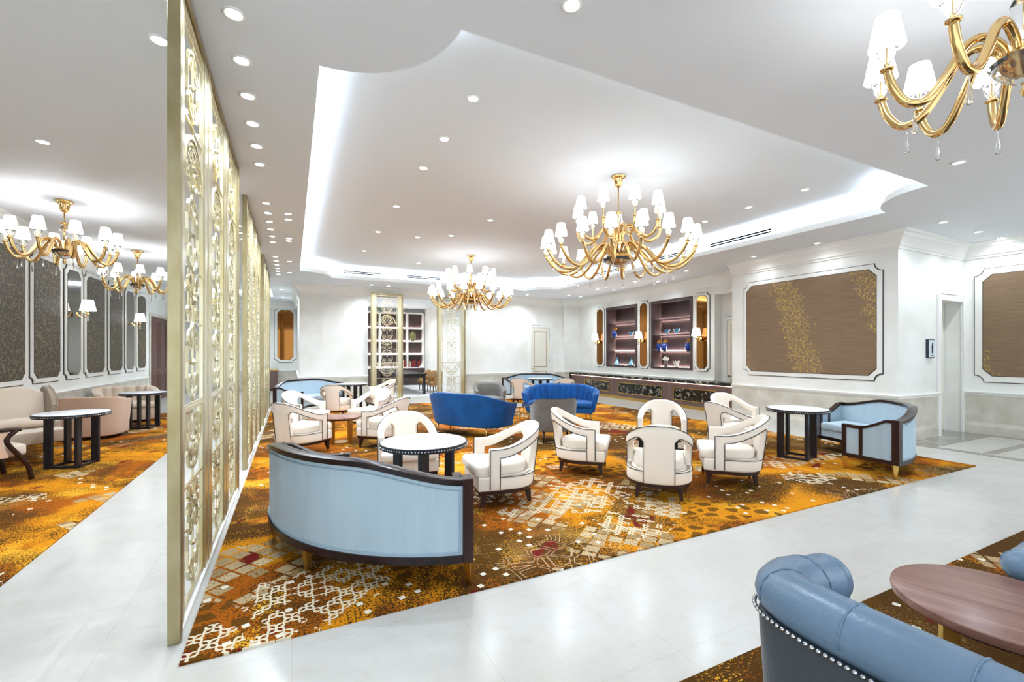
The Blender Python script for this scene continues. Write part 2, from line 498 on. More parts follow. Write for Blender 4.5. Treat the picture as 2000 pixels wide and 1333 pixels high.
ORD = ['nearest', 'second nearest', 'third nearest', 'fourth nearest', 'fifth nearest', 'sixth nearest', 'seventh nearest', 'eighth nearest', 'ninth nearest', 'tenth nearest', 'farthest']

# ================================================================== ROOM SHELL
struct('floor', MB().box(-4.2, 12.1, -4, 22.0, -0.12, 0.0), FLOORM)
tag(MB().box(-0.5, 8.36, 2.71, 13.45, 0.0, 0.012).build('carpet', CARPET), 'large brown and orange patterned carpet under the central seating', 'carpet', kind='structure')
tag(MB().box(-3.95, -1.73, 2.71, 14.1, 0.0, 0.012).build('carpet', CARPETL), 'orange and brown carpet strip along left wall behind the gold screens', 'carpet', kind='structure')
tag(MB().box(0.3, 8.36, -3.5, 1.54, 0.0, 0.012).build('carpet', CARPETR), 'dark brown carpet under the front leather seats', 'carpet', kind='structure')
tag(MB().box(2.3, 5.6, 15.6, 21.3, 0.0, 0.006).build('rug', LIBRUG), 'pale grey rug in the far reading room', 'rug', kind='structure')
mb = MB()
mb.box(9.33, 11.75, 3.86, 3.99, 0.0, 0.004); mb.box(9.33, 9.5, -3.5, 3.86, 0, 0.004); mb.box(11.6, 11.75, -3.5, 3.86, 0, 0.004)
mb.box(10.8, 11.68, 3.99, 4.3, 0.0, 0.004)
mb.box(9.5, 11.6, 3.55, 3.86, 0, 0.004)
mb.box(9.5, 11.6, 2.9, 3.02, 0, 0.004)
tag(mb.build('trim_1', GREYMARB), kind='structure')

# ceiling with two tray openings
def tray_path(x0, x1, y0, y1, r, n=12):
    """counter-clockwise loop with concave quarter-circle corners"""
    out = []
    for cx, cyy, a0 in ((x0, y0, 90), (x1, y0, 180), (x1, y1, 270), (x0, y1, 0)):
        for i in range(n + 1):
            a = rad(a0 - 90 * i / n)
            out.append((cx + r * math.cos(a), cyy + r * math.sin(a)))
    return out
T1P = tray_path(0.18, 7.93, 2.74, 13.45, 0.80)
T2P = tray_path(-3.2, -0.62, 15.8, 19.3, 0.35, 6)
bm = bmesh.new()
def loop(pts, z=CEIL):
    vs = [bm.verts.new((x, y, z)) for x, y in pts]
    return [bm.edges.new((vs[i], vs[(i + 1) % len(vs)])) for i in range(len(vs))]
es = loop([(-4.2, -4), (12.1, -4), (12.1, 22.0), (-4.2, 22.0)]) + loop(T1P) + loop(T2P)
bmesh.ops.triangle_fill(bm, use_beauty=True, edges=es)
me = bpy.data.meshes.new('ceiling'); bm.to_mesh(me); bm.free()
me.materials.append(CEILM)
o = bpy.data.objects.new('ceiling', me); COL.objects.link(o); o['kind'] = 'structure'
for k, (tp, zt) in enumerate(((T1P, TRAY), (T2P, 3.85))):
    lip = [(0, 3.631), (0, 3.655), (-0.02, 3.66), (-0.02, 3.69), (-0.045, 3.695), (-0.045, 3.74), (-0.065, 3.74), (-0.065, 3.69), (-0.21, 3.69), (-0.21, zt), (-0.24, zt), (-0.24, 3.632), (-0.06, 3.632)]
    mb = MB().sweep(tp, [(o_, z) for o_, z in lip] + [lip[0]], True)
    struct('trim_%d' % (2 + k), mb, TRIMM, smooth='auto')
    xs = [p[0] for p in tp]; ys = [p[1] for p in tp]
    struct('ceiling', MB().box(min(xs) - 0.23, max(xs) + 0.23, min(ys) - 0.23, max(ys) + 0.23, zt, zt + 0.05), TRAYM)
    st = MB().sweep(tp, [(-0.09, 3.695), (-0.12, 3.695), (-0.12, 3.71), (-0.09, 3.71), (-0.09, 3.695)], True)
    tag(st.build('cove_light_strip', COVE), ('long white light strip hidden in the edge of main ceiling recess', 'white light strip hidden in the far corridor ceiling recess')[k], 'light')

# walls
H = CEIL
def wall(name, *b): return struct(name, MB().box(*b), PLASTER)
wall('wall_left', -4.2, -3.97, 1.0, 21.2, 0, H)
wall('wall_back', -3.97, 0.21, 21.0, 21.2, 0, H)
wall('wall_centre_left', 0.21, 0.88, 14.92, 21.2, 0, H)
wall('wall_centre_left', 0.88, 2.2, 15.0, 21.5, 0, H)
wall('wall_library_header', 2.2, 5.5, 15.0, 15.35, 3.46, H)
wall('wall_centre_right', 5.5, 9.55, 15.0, 15.35, 0, H)
wall('wall_library_right', 5.75, 5.9, 15.35, 21.6, 0, H)
wall('wall_library_back', 2.2, 5.9, 21.6, 21.8, 0, H)
wall('wall_centre_right', 9.55, 10.25, 14.85, 15.35, 0, H)
# bar wall with two display niches
mb = MB()
NY = [(9.22, 10.86), (11.50, 13.12)]; NZ = (1.05, 3.16)
mb.box(10.25, 10.75, 8.48, 15.35, 0, NZ[0]); mb.box(10.25, 10.75, 8.48, 15.35, NZ[1], H)
for a, b in ((8.48, 9.22), (10.86, 11.50), (13.12, 15.35)): mb.box(10.25, 10.75, a, b, NZ[0], NZ[1])
mb.box(10.25, 10.5, 7.23, 8.48, 3.12, H)
struct('wall_bar', mb, PLASTER)
wall('wall_bar_recess', 10.5, 10.9, 7.23, 8.6, 0, H)
wall('wall_bar_back', 10.9, 11.2, 8.0, 15.35, 0, H)
wall('wall_right', 9.33, 10.8, 4.0, 7.23, 0, H)
wall('wall_right', 10.8, 11.68, 4.0, 4.27, 2.52, H)
wall('wall_right', 11.68, 11.95, 4.0, 4.6, 0, H)
wall('wall_right', 10.8, 11.68, 4.27, 4.6, 0, H)
wall('wall_far_right', 11.75, 11.95, 0.5, 4.0, 0, H)

# dado, chair rail, baseboard, cornice along wall runs (path keeps the room on its left)
CORN = [(0, 3.34), (0.02, 3.34), (0.025, 3.37), (0.05, 3.39), (0.06, 3.44), (0.11, 3.52), (0.14, 3.54), (0.15, 3.58), (0.2, 3.6), (0.2, H), (0, H)]
RAIL = [(0, 0.74), (0.02, 0.745), (0.025, 0.77), (0.05, 0.785), (0.055, 0.805), (0.03, 0.815), (0, 0.815)]
BASE = [(0, 0), (0.03, 0), (0.03, 0.16), (0.02, 0.2), (0.012, 0.23), (0, 0.23)]
DAD = [(0, 0.22), (0.008, 0.22), (0.008, 0.745), (0, 0.745)]
runs = [('left', [(-3.97, 17.25), (-3.97, 1.0)], 1), ('back', [(0.21, 21.0), (-3.97, 21.0), (-3.97, 19.75)], 1),
        ('centre_left', [(2.2, 15.0), (0.88, 15.0), (0.88, 14.92), (0.21, 14.92), (0.21, 21.0)], 1),
        ('far_corridor', [(5.75, 21.6), (2.2, 21.6)], 0),
        ('centre_right', [(7.95, 15.0), (5.5, 15.0)], 1),
        ('bar', [(10.25, 8.48), (10.25, 14.85), (9.55, 14.85), (9.55, 15.0), (9.2, 15.0)], 1),
        ('right', [(10.78, 4.0), (9.33, 4.0), (9.33, 7.23)], 1),
        ('far_right', [(11.75, 0.5), (11.75, 3.98)], 1)]
tn = 4
for nm, pth, dado in runs:
    if dado:
        struct('trim_%d' % tn, MB().sweep(pth, RAIL + [RAIL[0]]), TRIMM); tn += 1
        struct('trim_%d' % tn, MB().sweep(pth, DAD + [DAD[0]]), DADO); tn += 1
        struct('baseboard_' + nm, MB().sweep(pth, BASE + [BASE[0]]), DADO)
for pth in ([(0.21, 21.0), (-3.97, 21.0), (-3.97, 1.0)], [(10.25, 7.3), (10.25, 14.85), (9.55, 14.85), (9.55, 15.0), (0.88, 15.0), (0.88, 14.92), (0.21, 14.92), (0.21, 21.0)],
            [(11.75, 0.5), (11.75, 4.0), (9.33, 4.0), (9.33, 7.23)]):
    struct('trim_%d' % tn, MB().sweep(pth, CORN + [CORN[0]]), TRIMM, smooth='auto'); tn += 1

# ------------------------------------------------------------------ doors
def rect_ring(mb, x0, x1, z0, z1, w, y0, y1, m=None):
    mb.box(x0, x1, y0, y1, z0, z0 + w, m); mb.box(x0, x1, y0, y1, z1 - w, z1, m)
    mb.box(x0, x0 + w, y0, y1, z0 + w, z1 - w, m); mb.box(x1 - w, x1, y0, y1, z0 + w, z1 - w, m)
def door(n, label, loc, rz, w, h, leafm, framem, linem, leaves=1, hinge=True):
    """local: wall face at y=0, room towards -y"""
    t = thing('door_%d' % n, label, 'door', loc, rz)
    t['kind'] = 'structure'
    fr = MB(); fr.box(-w / 2 - 0.09, -w / 2, -0.035, 0.01, 0, h + 0.09); fr.box(w / 2, w / 2 + 0.09, -0.035, 0.01, 0, h + 0.09); fr.box(-w / 2, w / 2, -0.035, 0.01, h, h + 0.09)
    fr.build('door_frame', framem, t, bevel=0.008)
    lw = w / leaves
    for i in range(leaves):
        x0 = -w / 2 + i * lw
        lf = MB().box(x0 + 0.004, x0 + lw - 0.004, -0.02, 0.01, 0.01, h - 0.004).build('door_leaf', leafm, t)
        ln = MB()
        rect_ring(ln, x0 + 0.12, x0 + lw - 0.12, 1.0, h - 0.14, 0.018, -0.026, -0.018)
        rect_ring(ln, x0 + 0.12, x0 + lw - 0.12, 0.16, 0.84, 0.018, -0.026, -0.018)
        ln.build('panel_moulding', linem, lf)
        hd = MB(); hx = x0 + (0.07 if i == 0 or leaves == 1 else 0) if leaves == 1 else (x0 + lw - 0.06 if i == 0 else x0 + 0.06)
        hd.tube([(hx, -0.02, 0.93), (hx, -0.07, 0.93), (hx + 0.11, -0.07, 0.93)], 0.011, 8); hd.lathe([(0.028, 0), (0.028, 0.012)], 12, Matrix.Translation((hx, -0.02, 0.93)) @ Matrix.Rotation(PI / 2, 4, 'X'))
        hd.build('door_handle', BRASS, t, True)
    if hinge:
        for z in (0.35, h * 0.5, h - 0.3):
            MB().tube([(w / 2 + 0.002, -0.04, z - 0.05), (w / 2 + 0.002, -0.04, z + 0.05)], 0.012, 8).build('hinge', CHROME, t)
    return t
door(1, 'narrow cream door in the far wall left of the bar', (8.55, 15.0, 0), 0, 0.80, 2.5, DOORW, TRIMM, BRASS)
door(2, 'dark mahogany double door in the left wall', (-3.97, 18.5, 0), PI / 2, 2.0, 2.7, REDDOOR, DADO, REDDOOR, 2, False)
door(3, 'cream door in the recess at right end of the bar', (10.5, 7.86, 0), -PI / 2, 0.85, 2.42, DOORW, TRIMM, BRASS, 1, False)
door(4, 'cream door recessed in deep frame beside the restroom sign', (11.24, 4.27, 0), 0, 0.86, 2.50, DOORW, TRIMM, BRASS, 1, False)
fr = MB(); fr.box(10.70, 10.8, 3.96, 4.0, 0, 2.64); fr.box(11.66, 11.75, 3.96, 4.0, 0, 2.64); fr.box(10.8, 11.66, 3.96, 4.0, 2.52, 2.64)
struct('trim_%d' % tn, fr, TRIMM, 0.008); tn += 1

# ------------------------------------------------------------------ framed wall panels and mirrors
def notch(w, h, c, step=True, n=5):
    """rectangle w x h with scooped corners of radius c"""
    out = []
    for sx, sz, a0 in ((-1, -1, 90), (1, -1, 180), (1, 1, 270), (-1, 1, 0)):
        cx, cz = sx * w / 2, sz * h / 2
        for i in range(n + 1):
            a = rad(a0 - 90 * i / n); out.append((cx + c * math.cos(a), cz + c * math.sin(a)))
    return out
def cham(w, h, c):
    a, b = w / 2, h / 2
    return [(-a, -b + c), (-a + c, -b), (a - c, -b), (a, -b + c), (a, b - c), (a - c, b), (-a + c, b), (-a, b - c)]
def panel(name, label, cat, loc, rz, w, h, face, c=0.1, border=0.11, group=None):
    """local: wall at y=0, room towards -y; centre at loc"""
    t = thing(name, label, cat, loc, rz, group)
    P = Matrix.Rotation(PI / 2, 4, 'X')
    MB().prism(notch(w, h, c), 0.0, 0.012, P).build('outline', BLACKLINE, t)
    MB().prism(notch(w - 0.024, h - 0.024, c), 0.0, 0.03, P).build('frame', CREAMFR, t, bevel=0.006)
    MB().prism(cham(w - 2 * border + 0.02, h - 2 * border + 0.02, c * 1.0), 0.028, 0.033, P).build('inner_outline', BLACKLINE, t)
    MB().prism(cham(w - 2 * border, h - 2 * border, c), 0.03, 0.036, P).build('mirror_glass' if 'mirror' in cat else 'wallcovering', face, t)
    return t
# left wall: spans along y measured in the photo
GP = 'tall dark framed panels on the left wall'
lp = [(8.3, 10.25, 'wide dark patterned wall panel at the left edge'), (10.35, 11.5, 'dark patterned wall panel left of the nearer mirror'),
      (12.55, 13.75, 'dark patterned wall panel right of the nearer left wall mirror'), (13.9, 14.98, 'dark patterned wall panel left of the farther mirror'),
      (16.1, 17.05, 'narrow dark patterned wall panel beside the mahogany door'), (19.85, 20.8, 'dark patterned wall panel beyond the mahogany door'),
      (5.6, 8.0, 'dark patterned wall panel on the left wall nearest the camera')]
for a, b, l in lp:
    panel('wall_panel', l, 'wall panel', (-3.97, (a + b) / 2, 2.15), PI / 2, b - a, 2.28, WP_DARK, 0.11, 0.10, GP)
for a, b, l in ((11.62, 12.42, 'tall narrow mirror behind nearer wall lamp on left wall'), (15.12, 15.95, 'tall narrow mirror behind farther wall lamp on left wall')):
    panel('wall_mirror', l, 'mirror', (-3.97, (a + b) / 2, 2.15), PI / 2, b - a, 2.28, GREYM, 0.11, 0.10, 'tall mirrors on the left wall')
panel('wall_mirror', 'bronze mirror in notched frame on corridor end wall', 'mirror', (-0.24, 21.0, 2.28), 0, 0.82, 2.3, BRONZEM, 0.13, 0.12)
panel('wall_panel', 'huge bronze panel with gold crackle in notched white frame', 'wall panel', (9.33, 5.57, 2.09), -PI / 2, 2.72, 2.1, WP_GOLD, 0.13, 0.10)
panel('wall_panel', 'dark bronze framed panel at right edge of the picture', 'wall panel', (11.75, 2.4, 2.06), -PI / 2, 2.86, 2.15, WP_GOLD, 0.13, 0.13)
for a, b, l in ((8.62, 9.14, 'slim bronze mirror at right end of the bar wall'), (10.93, 11.43, 'slim bronze mirror between the two display niches'), (13.22, 13.74, 'slim bronze mirror at left end of the bar wall')):
    panel('wall_mirror', l, 'mirror', (10.25, (a + b) / 2, 2.12), -PI / 2, b - a, 2.2, BRONZEM, 0.09, 0.09, 'slim mirrors on the bar wall')

# ------------------------------------------------------------------ wall lamps
def sconce(label, loc, rz, s=1.0):
    t = thing('wall_lamp', label, 'wall lamp', loc, rz, 'brass wall lamps')
    MB().lathe([(0.0, -0.045), (0.045, -0.04), (0.05, -0.036), (0.05, -0.034), (0, -0.034)], 16, Matrix.Rotation(-PI / 2, 4, 'X')).build('wall_plate', BRASS, t, True)
    a = MB()
    a.tube(catmull([(0, -0.04, 0), (0, -0.10, -0.06), (0, -0.17, -0.05), (0, -0.2, 0.02), (0, -0.2, 0.08)]), 0.009, 8)
    a.tube(catmull([(0, -0.08, -0.02), (0, -0.12, 0.05), (0, -0.16, 0.02)]), 0.006, 6)
    a.lathe([(0.03, 0.0), (0.034, 0.01), (0.012, 0.03), (0.02, 0.05), (0.02, 0.09)], 12, Matrix.Translation((0, -0.2, 0.0)))
    a.build('arm', GOLD, t, True)
    MB().lathe([(0.008, -0.13), (0.02, -0.11), (0.008, -0.08), (0.024, -0.05), (0.008, -0.02)], 10, Matrix.Translation((0, -0.2, 0))).build('crystal_drop', FROSTG, t, True)
    MB().lathe([(0.13, 0.08), (0.085, 0.30), (0.08, 0.30), (0.125, 0.08)], 24, Matrix.Translation((0, -0.2, 0)), cap=False).build('lamp_shade', SHADE, t, 'auto')
    m = Matrix.Translation(loc) @ Matrix.Rotation(rz, 4, 'Z')
    light('POINT', m @ Vector((0, -0.2, 0.2)), SCONCE_W, size=0.03)
sconce('brass wall lamp with white shade before nearer left wall mirror', (-3.93, 12.02, 2.32), PI / 2)
sconce('brass wall lamp with white shade before farther left wall mirror', (-3.93, 15.53, 2.32), PI / 2)
sconce('brass wall lamp with white shade at left end of bar', (10.21, 13.48, 1.93), -PI / 2)
sconce('brass wall lamp with white shade between two display niches', (10.21, 11.18, 1.93), -PI / 2)
sconce('brass wall lamp with white shade at right end of bar wall', (10.21, 8.88, 1.93), -PI / 2)

# restroom sign
t = thing('restroom_sign', 'small square restroom sign with a dark person symbol', 'sign', (10.42, 4.0, 1.62), 0)
MB().box(-0.13, 0.13, -0.03, 0, -0.17, 0.17).build('frame', SIGND, t)
MB().box(-0.09, 0.125, -0.036, -0.02, -0.155, 0.155).build('sign_face', SIGNM, t)
mb = MB(); mb.ball((0.02, -0.036, 0.085), 0.016, 10, 6)
mb.box(-0.005, 0.045, -0.04, -0.03, -0.0, 0.062); mb.box(0.0, 0.016, -0.04, -0.03, -0.085, 0); mb.box(0.024, 0.04, -0.04, -0.03, -0.085, 0)
mb.box(-0.03, 0.075, -0.038, -0.035, -0.128, -0.118)
mb.build('person_symbol', SIGND, t)

# air grilles in the tray sides
def grille(label, loc, rz, w):
    t = thing('air_grille', label, 'air vent', loc, rz, 'slot air grilles in the ceiling recess')
    f = MB(); rect_ring(f, -w / 2, w / 2, -0.05, 0.05, 0.012, -0.012, 0); f.box(-w / 2, w / 2, -0.012, 0, -0.008, 0.008); f.build('frame', TRIMM, t)
    MB().box(-w / 2, w / 2, -0.004, 0, -0.045, 0.045).build('slot', SLOTSHADE, t)  # solid black plate; the shade inside the open slot is put into its colour
grille('slot air grille at left in the far side of recess', (1.85, 13.655, 3.86), 0, 1.05)
grille('slot air grille behind left part of far chandelier', (3.65, 13.655, 3.86), 0, 1.05)
grille('slot air grille nearest the camera on right recess side', (8.135, 6.15, 3.86), -PI / 2, 1.4)
grille('slot air grille behind the big chandelier right side', (8.135, 8.2, 3.86), -PI / 2, 1.4)
grille('slot air grille behind the big chandelier left side', (8.135, 10.2, 3.86), -PI / 2, 1.4)

# ------------------------------------------------------------------ downlights
dl = thing('downlight', '', 'ceiling light')
MB().lathe([(0.045, 0.0), (0.062, 0.0), (0.064, -0.008), (0.05, -0.012), (0.045, -0.004)], 20).build('trim_ring', TRIMM, dl, True)
MB().lathe([(0.0, -0.003), (0.047, -0.003), (0.047, -0.006), (0.0, -0.006)], 20).build('lens', LENS, dl)
used = [False]
def down(x, y, z, label, group, p=1.0):
    o = place(dl, used[0], label, (x, y, z), 0, group); used[0] = True
    if p: light('SPOT', (x, y, z - 0.03), SPOT_W * p, (0.83, 0.92, 1.0), 0.045, rad(150))
NUMS = ['first', 'second', 'third', 'fourth', 'fifth', 'sixth']
for g, (y0, w) in enumerate(((3.22, 'front'), (7.10, 'middle'), (10.98, 'far'))):
    for i in range(6):
        down(-0.32, y0 + 0.49 * i, CEIL, '%s downlight in the row right of the %s gold screen' % (NUMS[i], w), 'downlights right of the gold screens', 0.35)
    for i in range(6):
        down(-0.79, y0 + 0.49 * i, CEIL, '%s downlight in the row left of the %s gold screen' % (NUMS[i], w), 'downlights left of the gold screens', 0.45)
for i, (y, w) in enumerate(((7.5, 'nearest'), (7.82, 'second'), (9.1, 'third'), (9.32, 'fourth'), (11.4, 'fifth'), (13.0, 'farthest'))):
    down(-0.05, y, CEIL, '%s downlight in short row between screens and ceiling recess' % w, 'downlights beside the recess edge', 0.4)
down(1.5, 2.25, CEIL, 'downlight at top edge of picture above the front walkway', None, 1.2)
down(6.54, 2.26, CEIL, 'downlight left below the crystal chandelier at the right', None, 1.2)
for i, (x, y) in enumerate(((9.3, 3.4), (10.6, 3.4), (11.5, 3.4))):
    down(x, y, CEIL, '%s downlight from left in the row before the restroom door' % NUMS[i], 'downlights before the restroom door', 0.5)
for i, (x, y) in enumerate(((8.95, 5.1), (8.95, 6.4), (9.0, 8.3), (9.0, 10.2), (9.0, 12.0), (9.0, 13.7))):
    down(x, y, CEIL, '%s downlight along the right side of the ceiling recess' % ORD[i], 'downlights right of the recess', 0.2)
for i, (x, y) in enumerate(((9.6, 9.9), (9.6, 11.9), (9.6, 13.8))):
    down(x, y, CEIL, '%s downlight over the bar counter' % NUMS[i], 'downlights over the bar', 0.35)
for i, x in enumerate((2.2, 2.7, 4.1, 6.2, 7.6)):
    down(x, 14.25, CEIL, '%s downlight from left along the far wall' % NUMS[i], 'downlights along the far wall', 1.3)
for i, y in enumerate((4.03, 4.94, 5.84, 7.56, 9.32, 11.2)):
    down(1.56, y, TRAY, '%s recess ceiling downlight in the left column' % ORD[i], 'downlights in the ceiling recess, left column', 1.1)
for i, y in enumerate((4.1, 5.02, 5.9, 7.6, 9.3, 11.2)):
    down(6.88, y, TRAY, '%s recess ceiling downlight in the right column' % ORD[i], 'downlights in the ceiling recess, right column', 1.1)
for i, (x, y) in enumerate(((3.28, 7.6), (2.98, 8.95), (2.38, 9.4), (3.1, 12.1), (5.1, 12.0), (4.9, 7.6))):
    down(x, y, TRAY, '%s scattered downlight near middle of the recess ceiling' % NUMS[i], 'downlights in the ceiling recess, middle', 1.1)
for i, (x, y) in enumerate(((3.0, 17.0), (4.4, 17.0), (3.0, 19.5), (4.4, 19.5))):
    down(x, y, CEIL, '%s downlight in the far reading room' % NUMS[i], 'downlights in the reading room', 2.2)
for i, (x, y) in enumerate(((-2.2, 6.0), (-2.2, 17.5), (-0.3, 16.6), (-0.3, 19.0))):
    down(x, y, CEIL, '%s downlight in the left corridor' % NUMS[i], 'downlights in the left corridor', 2.0)

# ------------------------------------------------------------------ chandeliers
def arm_curve(pts): return [(p.x, 0, p.z) for p in catmull([(r, 0, z) for r, z in pts], 6)]
def make_arm(parent, pts, tip_h, drop, rb=0.0205):
    c = arm_curve(pts); a = MB()
    a.tube(c, rb, 8); R, ze = pts[-1]
    a.lathe([(0.013, ze - 0.01), (0.03, ze + 0.0), (0.032, ze + 0.008), (0.011, ze + 0.012), (0.011, ze + tip_h)], 10, Matrix.Translation((R, 0, 0)))
    arm = a.build('arm', GOLD, parent, True)
    zc = ze + tip_h - 0.10
    MB().lathe([(0.012, zc), (0.03, zc + 0.03), (0.036, zc + 0.06), (0.048, zc + 0.08), (0.044, zc + 0.08), (0.03, zc + 0.058), (0.01, zc + 0.01)], 10, Matrix.Translation((R, 0, 0)), cap=False).build('glass_cup', FROSTG, arm, True)
    zs = ze + tip_h
    MB().lathe([(0.078, zs), (0.05, zs + 0.155), (0.046, zs + 0.155), (0.073, zs + 0.0)], 20, Matrix.Translation((R, 0, 0)), cap=False).build('lamp_shade', SHADE, arm, 'auto')
    if drop:
        low = min(c, key=lambda p: p[2]); x, z = low[0], low[2] - rb
        MB().lathe([(0.002, z), (0.003, z - 0.03), (0.010, z - 0.09), (0.014, z - 0.115), (0.010, z - 0.13), (0.0, z - 0.135)], 8, Matrix.Translation((x, 0, 0))).build('crystal_drop', FROSTG, arm, True)
    return arm
def chandelier(label, loc, zc, tiers, hub_r, ph=0.0, drops=True):
    """origin at hub height; zc = ceiling height above the hub"""
    t = thing('chandelier', label, 'chandelier', loc, ph)
    MB().lathe([(0.10, zc), (0.10, zc - 0.02), (0.085, zc - 0.03), (0.06, zc - 0.05), (0.05, zc - 0.12), (0.035, zc - 0.15), (0.012, zc - 0.16)], 20).build('canopy', GOLD, t, True)
    top = 0.62 if len(tiers) > 1 else 0.36
    rod = MB().tube([(0, 0, 0.0), (0, 0, zc - 0.15)], 0.009, 8)
    rod.lathe([(0.01, top - 0.01), (0.05, top), (0.055, top + 0.015), (0.01, top + 0.03)], 16)
    rod.build('rod', GOLD, t, True)
    MB().lathe([(0.012, 0.10), (0.045, 0.14), (0.03, 0.2), (0.055, 0.26), (0.03, 0.33), (0.045, top - 0.08), (0.02, top - 0.03), (0.012, top)], 16).build('glass_column', FROSTG, t, True)
    r = hub_r
    MB().lathe([(0.0, -0.085), (r * 0.4, -0.08), (r * 0.8, -0.045), (r, 0.0), (r * 1.04, 0.012), (r, 0.02), (0.0, 0.03)], 28).build('hub', GOLD, t, 'auto')
    MB().lathe([(0.0, -0.12), (0.02, -0.115), (r * 0.5, -0.105), (r * 1.05, -0.06), (r * 1.3, -0.01), (r * 1.28, -0.008), (r * 1.0, -0.056), (r * 0.5, -0.1), (0.0, -0.112)], 28).build('glass_bowl', FROSTG, t, True)
    MB().lathe([(0.0, -0.19), (0.012, -0.18), (0.022, -0.155), (0.01, -0.13), (0.02, -0.118), (0.0, -0.11)], 14).build('finial', GOLD, t, True)
    for n, pts, tip, off in tiers:
        first = make_arm(t, pts, tip, drops)
        for k in range(n):
            a = first if k == 0 else copy_tree(first, t)
            a.rotation_euler = (0, 0, 2 * PI * k / n + off)
    light('POINT', (loc[0], loc[1], loc[2] + (0.16 if len(tiers) > 1 else 0.08)), CHAND_W * (1.0 if len(tiers) > 1 else (0.25 if loc[0] > 0 else 0.85)), (0.95, 0.97, 1.0), 0.03)
    return t
LOW = [(0.10, 0.01), (0.13, 0.08), (0.20, 0.155), (0.30, 0.16), (0.42, 0.06), (0.54, -0.08), (0.68, -0.16), (0.82, -0.14), (0.93, -0.05), (1.0, 0.06)]
UPP = [(0.05, 0.22), (0.07, 0.34), (0.13, 0.43), (0.21, 0.42), (0.30, 0.31), (0.40, 0.24), (0.50, 0.27), (0.56, 0.36), (0.57, 0.42)]
SML = [(0.07, 0.0), (0.09, 0.07), (0.16, 0.13), (0.23, 0.10), (0.30, -0.02), (0.38, -0.13), (0.46, -0.14), (0.52, -0.06), (0.55, 0.04)]
chandelier('largest gold two tier chandelier over the group of four chairs', (4.055, 4.93, 2.85), TRAY - 2.85, [(18, LOW, 0.12, 0.1), (9, UPP, 0.22, 0.2)], 0.17)
chandelier('gold two tier chandelier at far end of the ceiling recess', (4.055, 10.62, 2.85), TRAY - 2.85, [(18, LOW, 0.12, 0.0), (9, UPP, 0.22, 0.1)], 0.17)
chandelier('nearer small gold chandelier on left behind the screens', (-2.8, 8.23, 2.95), CEIL - 2.95, [(10, SML, 0.12, 0.2)], 0.10)
chandelier('farther small gold chandelier on left near the wall lamps', (-2.83, 11.6, 2.95), CEIL - 2.95, [(10, SML, 0.12, 0.0)], 0.10)
chandelier('cropped gold chandelier with crystal drops at top right corner', (3.13, 0.84, 2.95), CEIL - 2.95, [(10, SML, 0.12, 0.5)], 0.10)

# ================================================================== GOLD SCREENS
def spiral(cx, cz, r, turns, a0, sgn, n=16):
    out = []
    for i in range(n + 1):
        t = i / n; a = a0 + sgn * turns * 2 * PI * t; q = r * (1 - 0.82 * t)
        out.append((cx + q * math.cos(a), 0, cz + q * math.sin(a)))
    return out
def scroll_mesh(w):
    """scrollwork column, centred on x=0, from z=0.05 to 3.5; w = half width"""
    b = MB(); T = 0.011
    def bar(p, r=T): b.tube(p, r, 4)
    def both(f):
        for s in (-1, 1): bar([(s * p[0], p[1], p[2]) for p in f])
    bar([(0, 0, 0.05), (0, 0, 3.5)], 0.008)
    WW = 0.34
    for z in (0.08, 0.75, 1.22, 2.92, 3.44): bar([(-WW, 0, z), (WW, 0, z)], 0.010)
    for z in (0.5, 1.72, 2.05): bar([(-WW, 0, z), (-w, 0, z)], 0.007); bar([(WW, 0, z), (w, 0, z)], 0.007)
    def quad(zc, h):                               # four facing C scrolls
        r = w * 0.34
        for s in (1, -1):
            both(spiral(w * 0.42, zc + s * h * 0.26, r, 1.35, PI / 2 * s, -s))
            both([(w * 0.42, 0, zc + s * (h * 0.26 + r)), (w * 0.12, 0, zc + s * (h * 0.26 + r * 1.25)), (0, 0, zc + s * h * 0.5)])
        both([(w * 0.86, 0, zc - h * 0.2), (w * 0.8, 0, zc), (w * 0.86, 0, zc + h * 0.2)])
        b.ball((0, 0, zc), 0.022, 6, 4)
    def arch(zc, r, up=1):
        pts = [(r * math.cos(rad(a)), 0, zc + up * r * math.sin(rad(a))) for a in range(0, 181, 15)]
        bar(pts, 0.016); bar([(p[0] * 0.72, 0, zc + (p[2] - zc) * 0.72) for p in pts])
        both([(r, 0, zc), (WW, 0, zc)])
    def leaf(zc, h):                               # acanthus style cluster
        for k in range(5):
            a = rad(20 + 35 * k)
            both([(0, 0, zc), (w * 0.5 * math.cos(a), 0, zc + h * 0.3 * math.sin(a)), (w * 0.9 * math.cos(a), 0, zc + h * 0.5 * math.sin(a))])
        both(spiral(w * 0.55, zc - h * 0.25, w * 0.28, 1.2, 0, 1)); both(spiral(w * 0.55, zc + h * 0.28, w * 0.24, 1.2, PI, -1))
        b.ball((0, 0, zc), 0.03, 6, 4)
    quad(0.36, 0.5); leaf(0.63, 0.2)
    arch(1.2, w * 1.45, -1); quad(1.0, 0.34)
    quad(1.48, 0.48); leaf(1.86, 0.36); quad(2.27, 0.48)
    arch(2.60, w * 1.3, 1); quad(2.68, 0.22); quad(3.18, 0.44)
    for x in (-0.16, -0.06, 0.06, 0.16): bar([(x * w / 0.24, 0, 1.72), (x * w / 0.24, 0, 2.04)], 0.005)
    return b
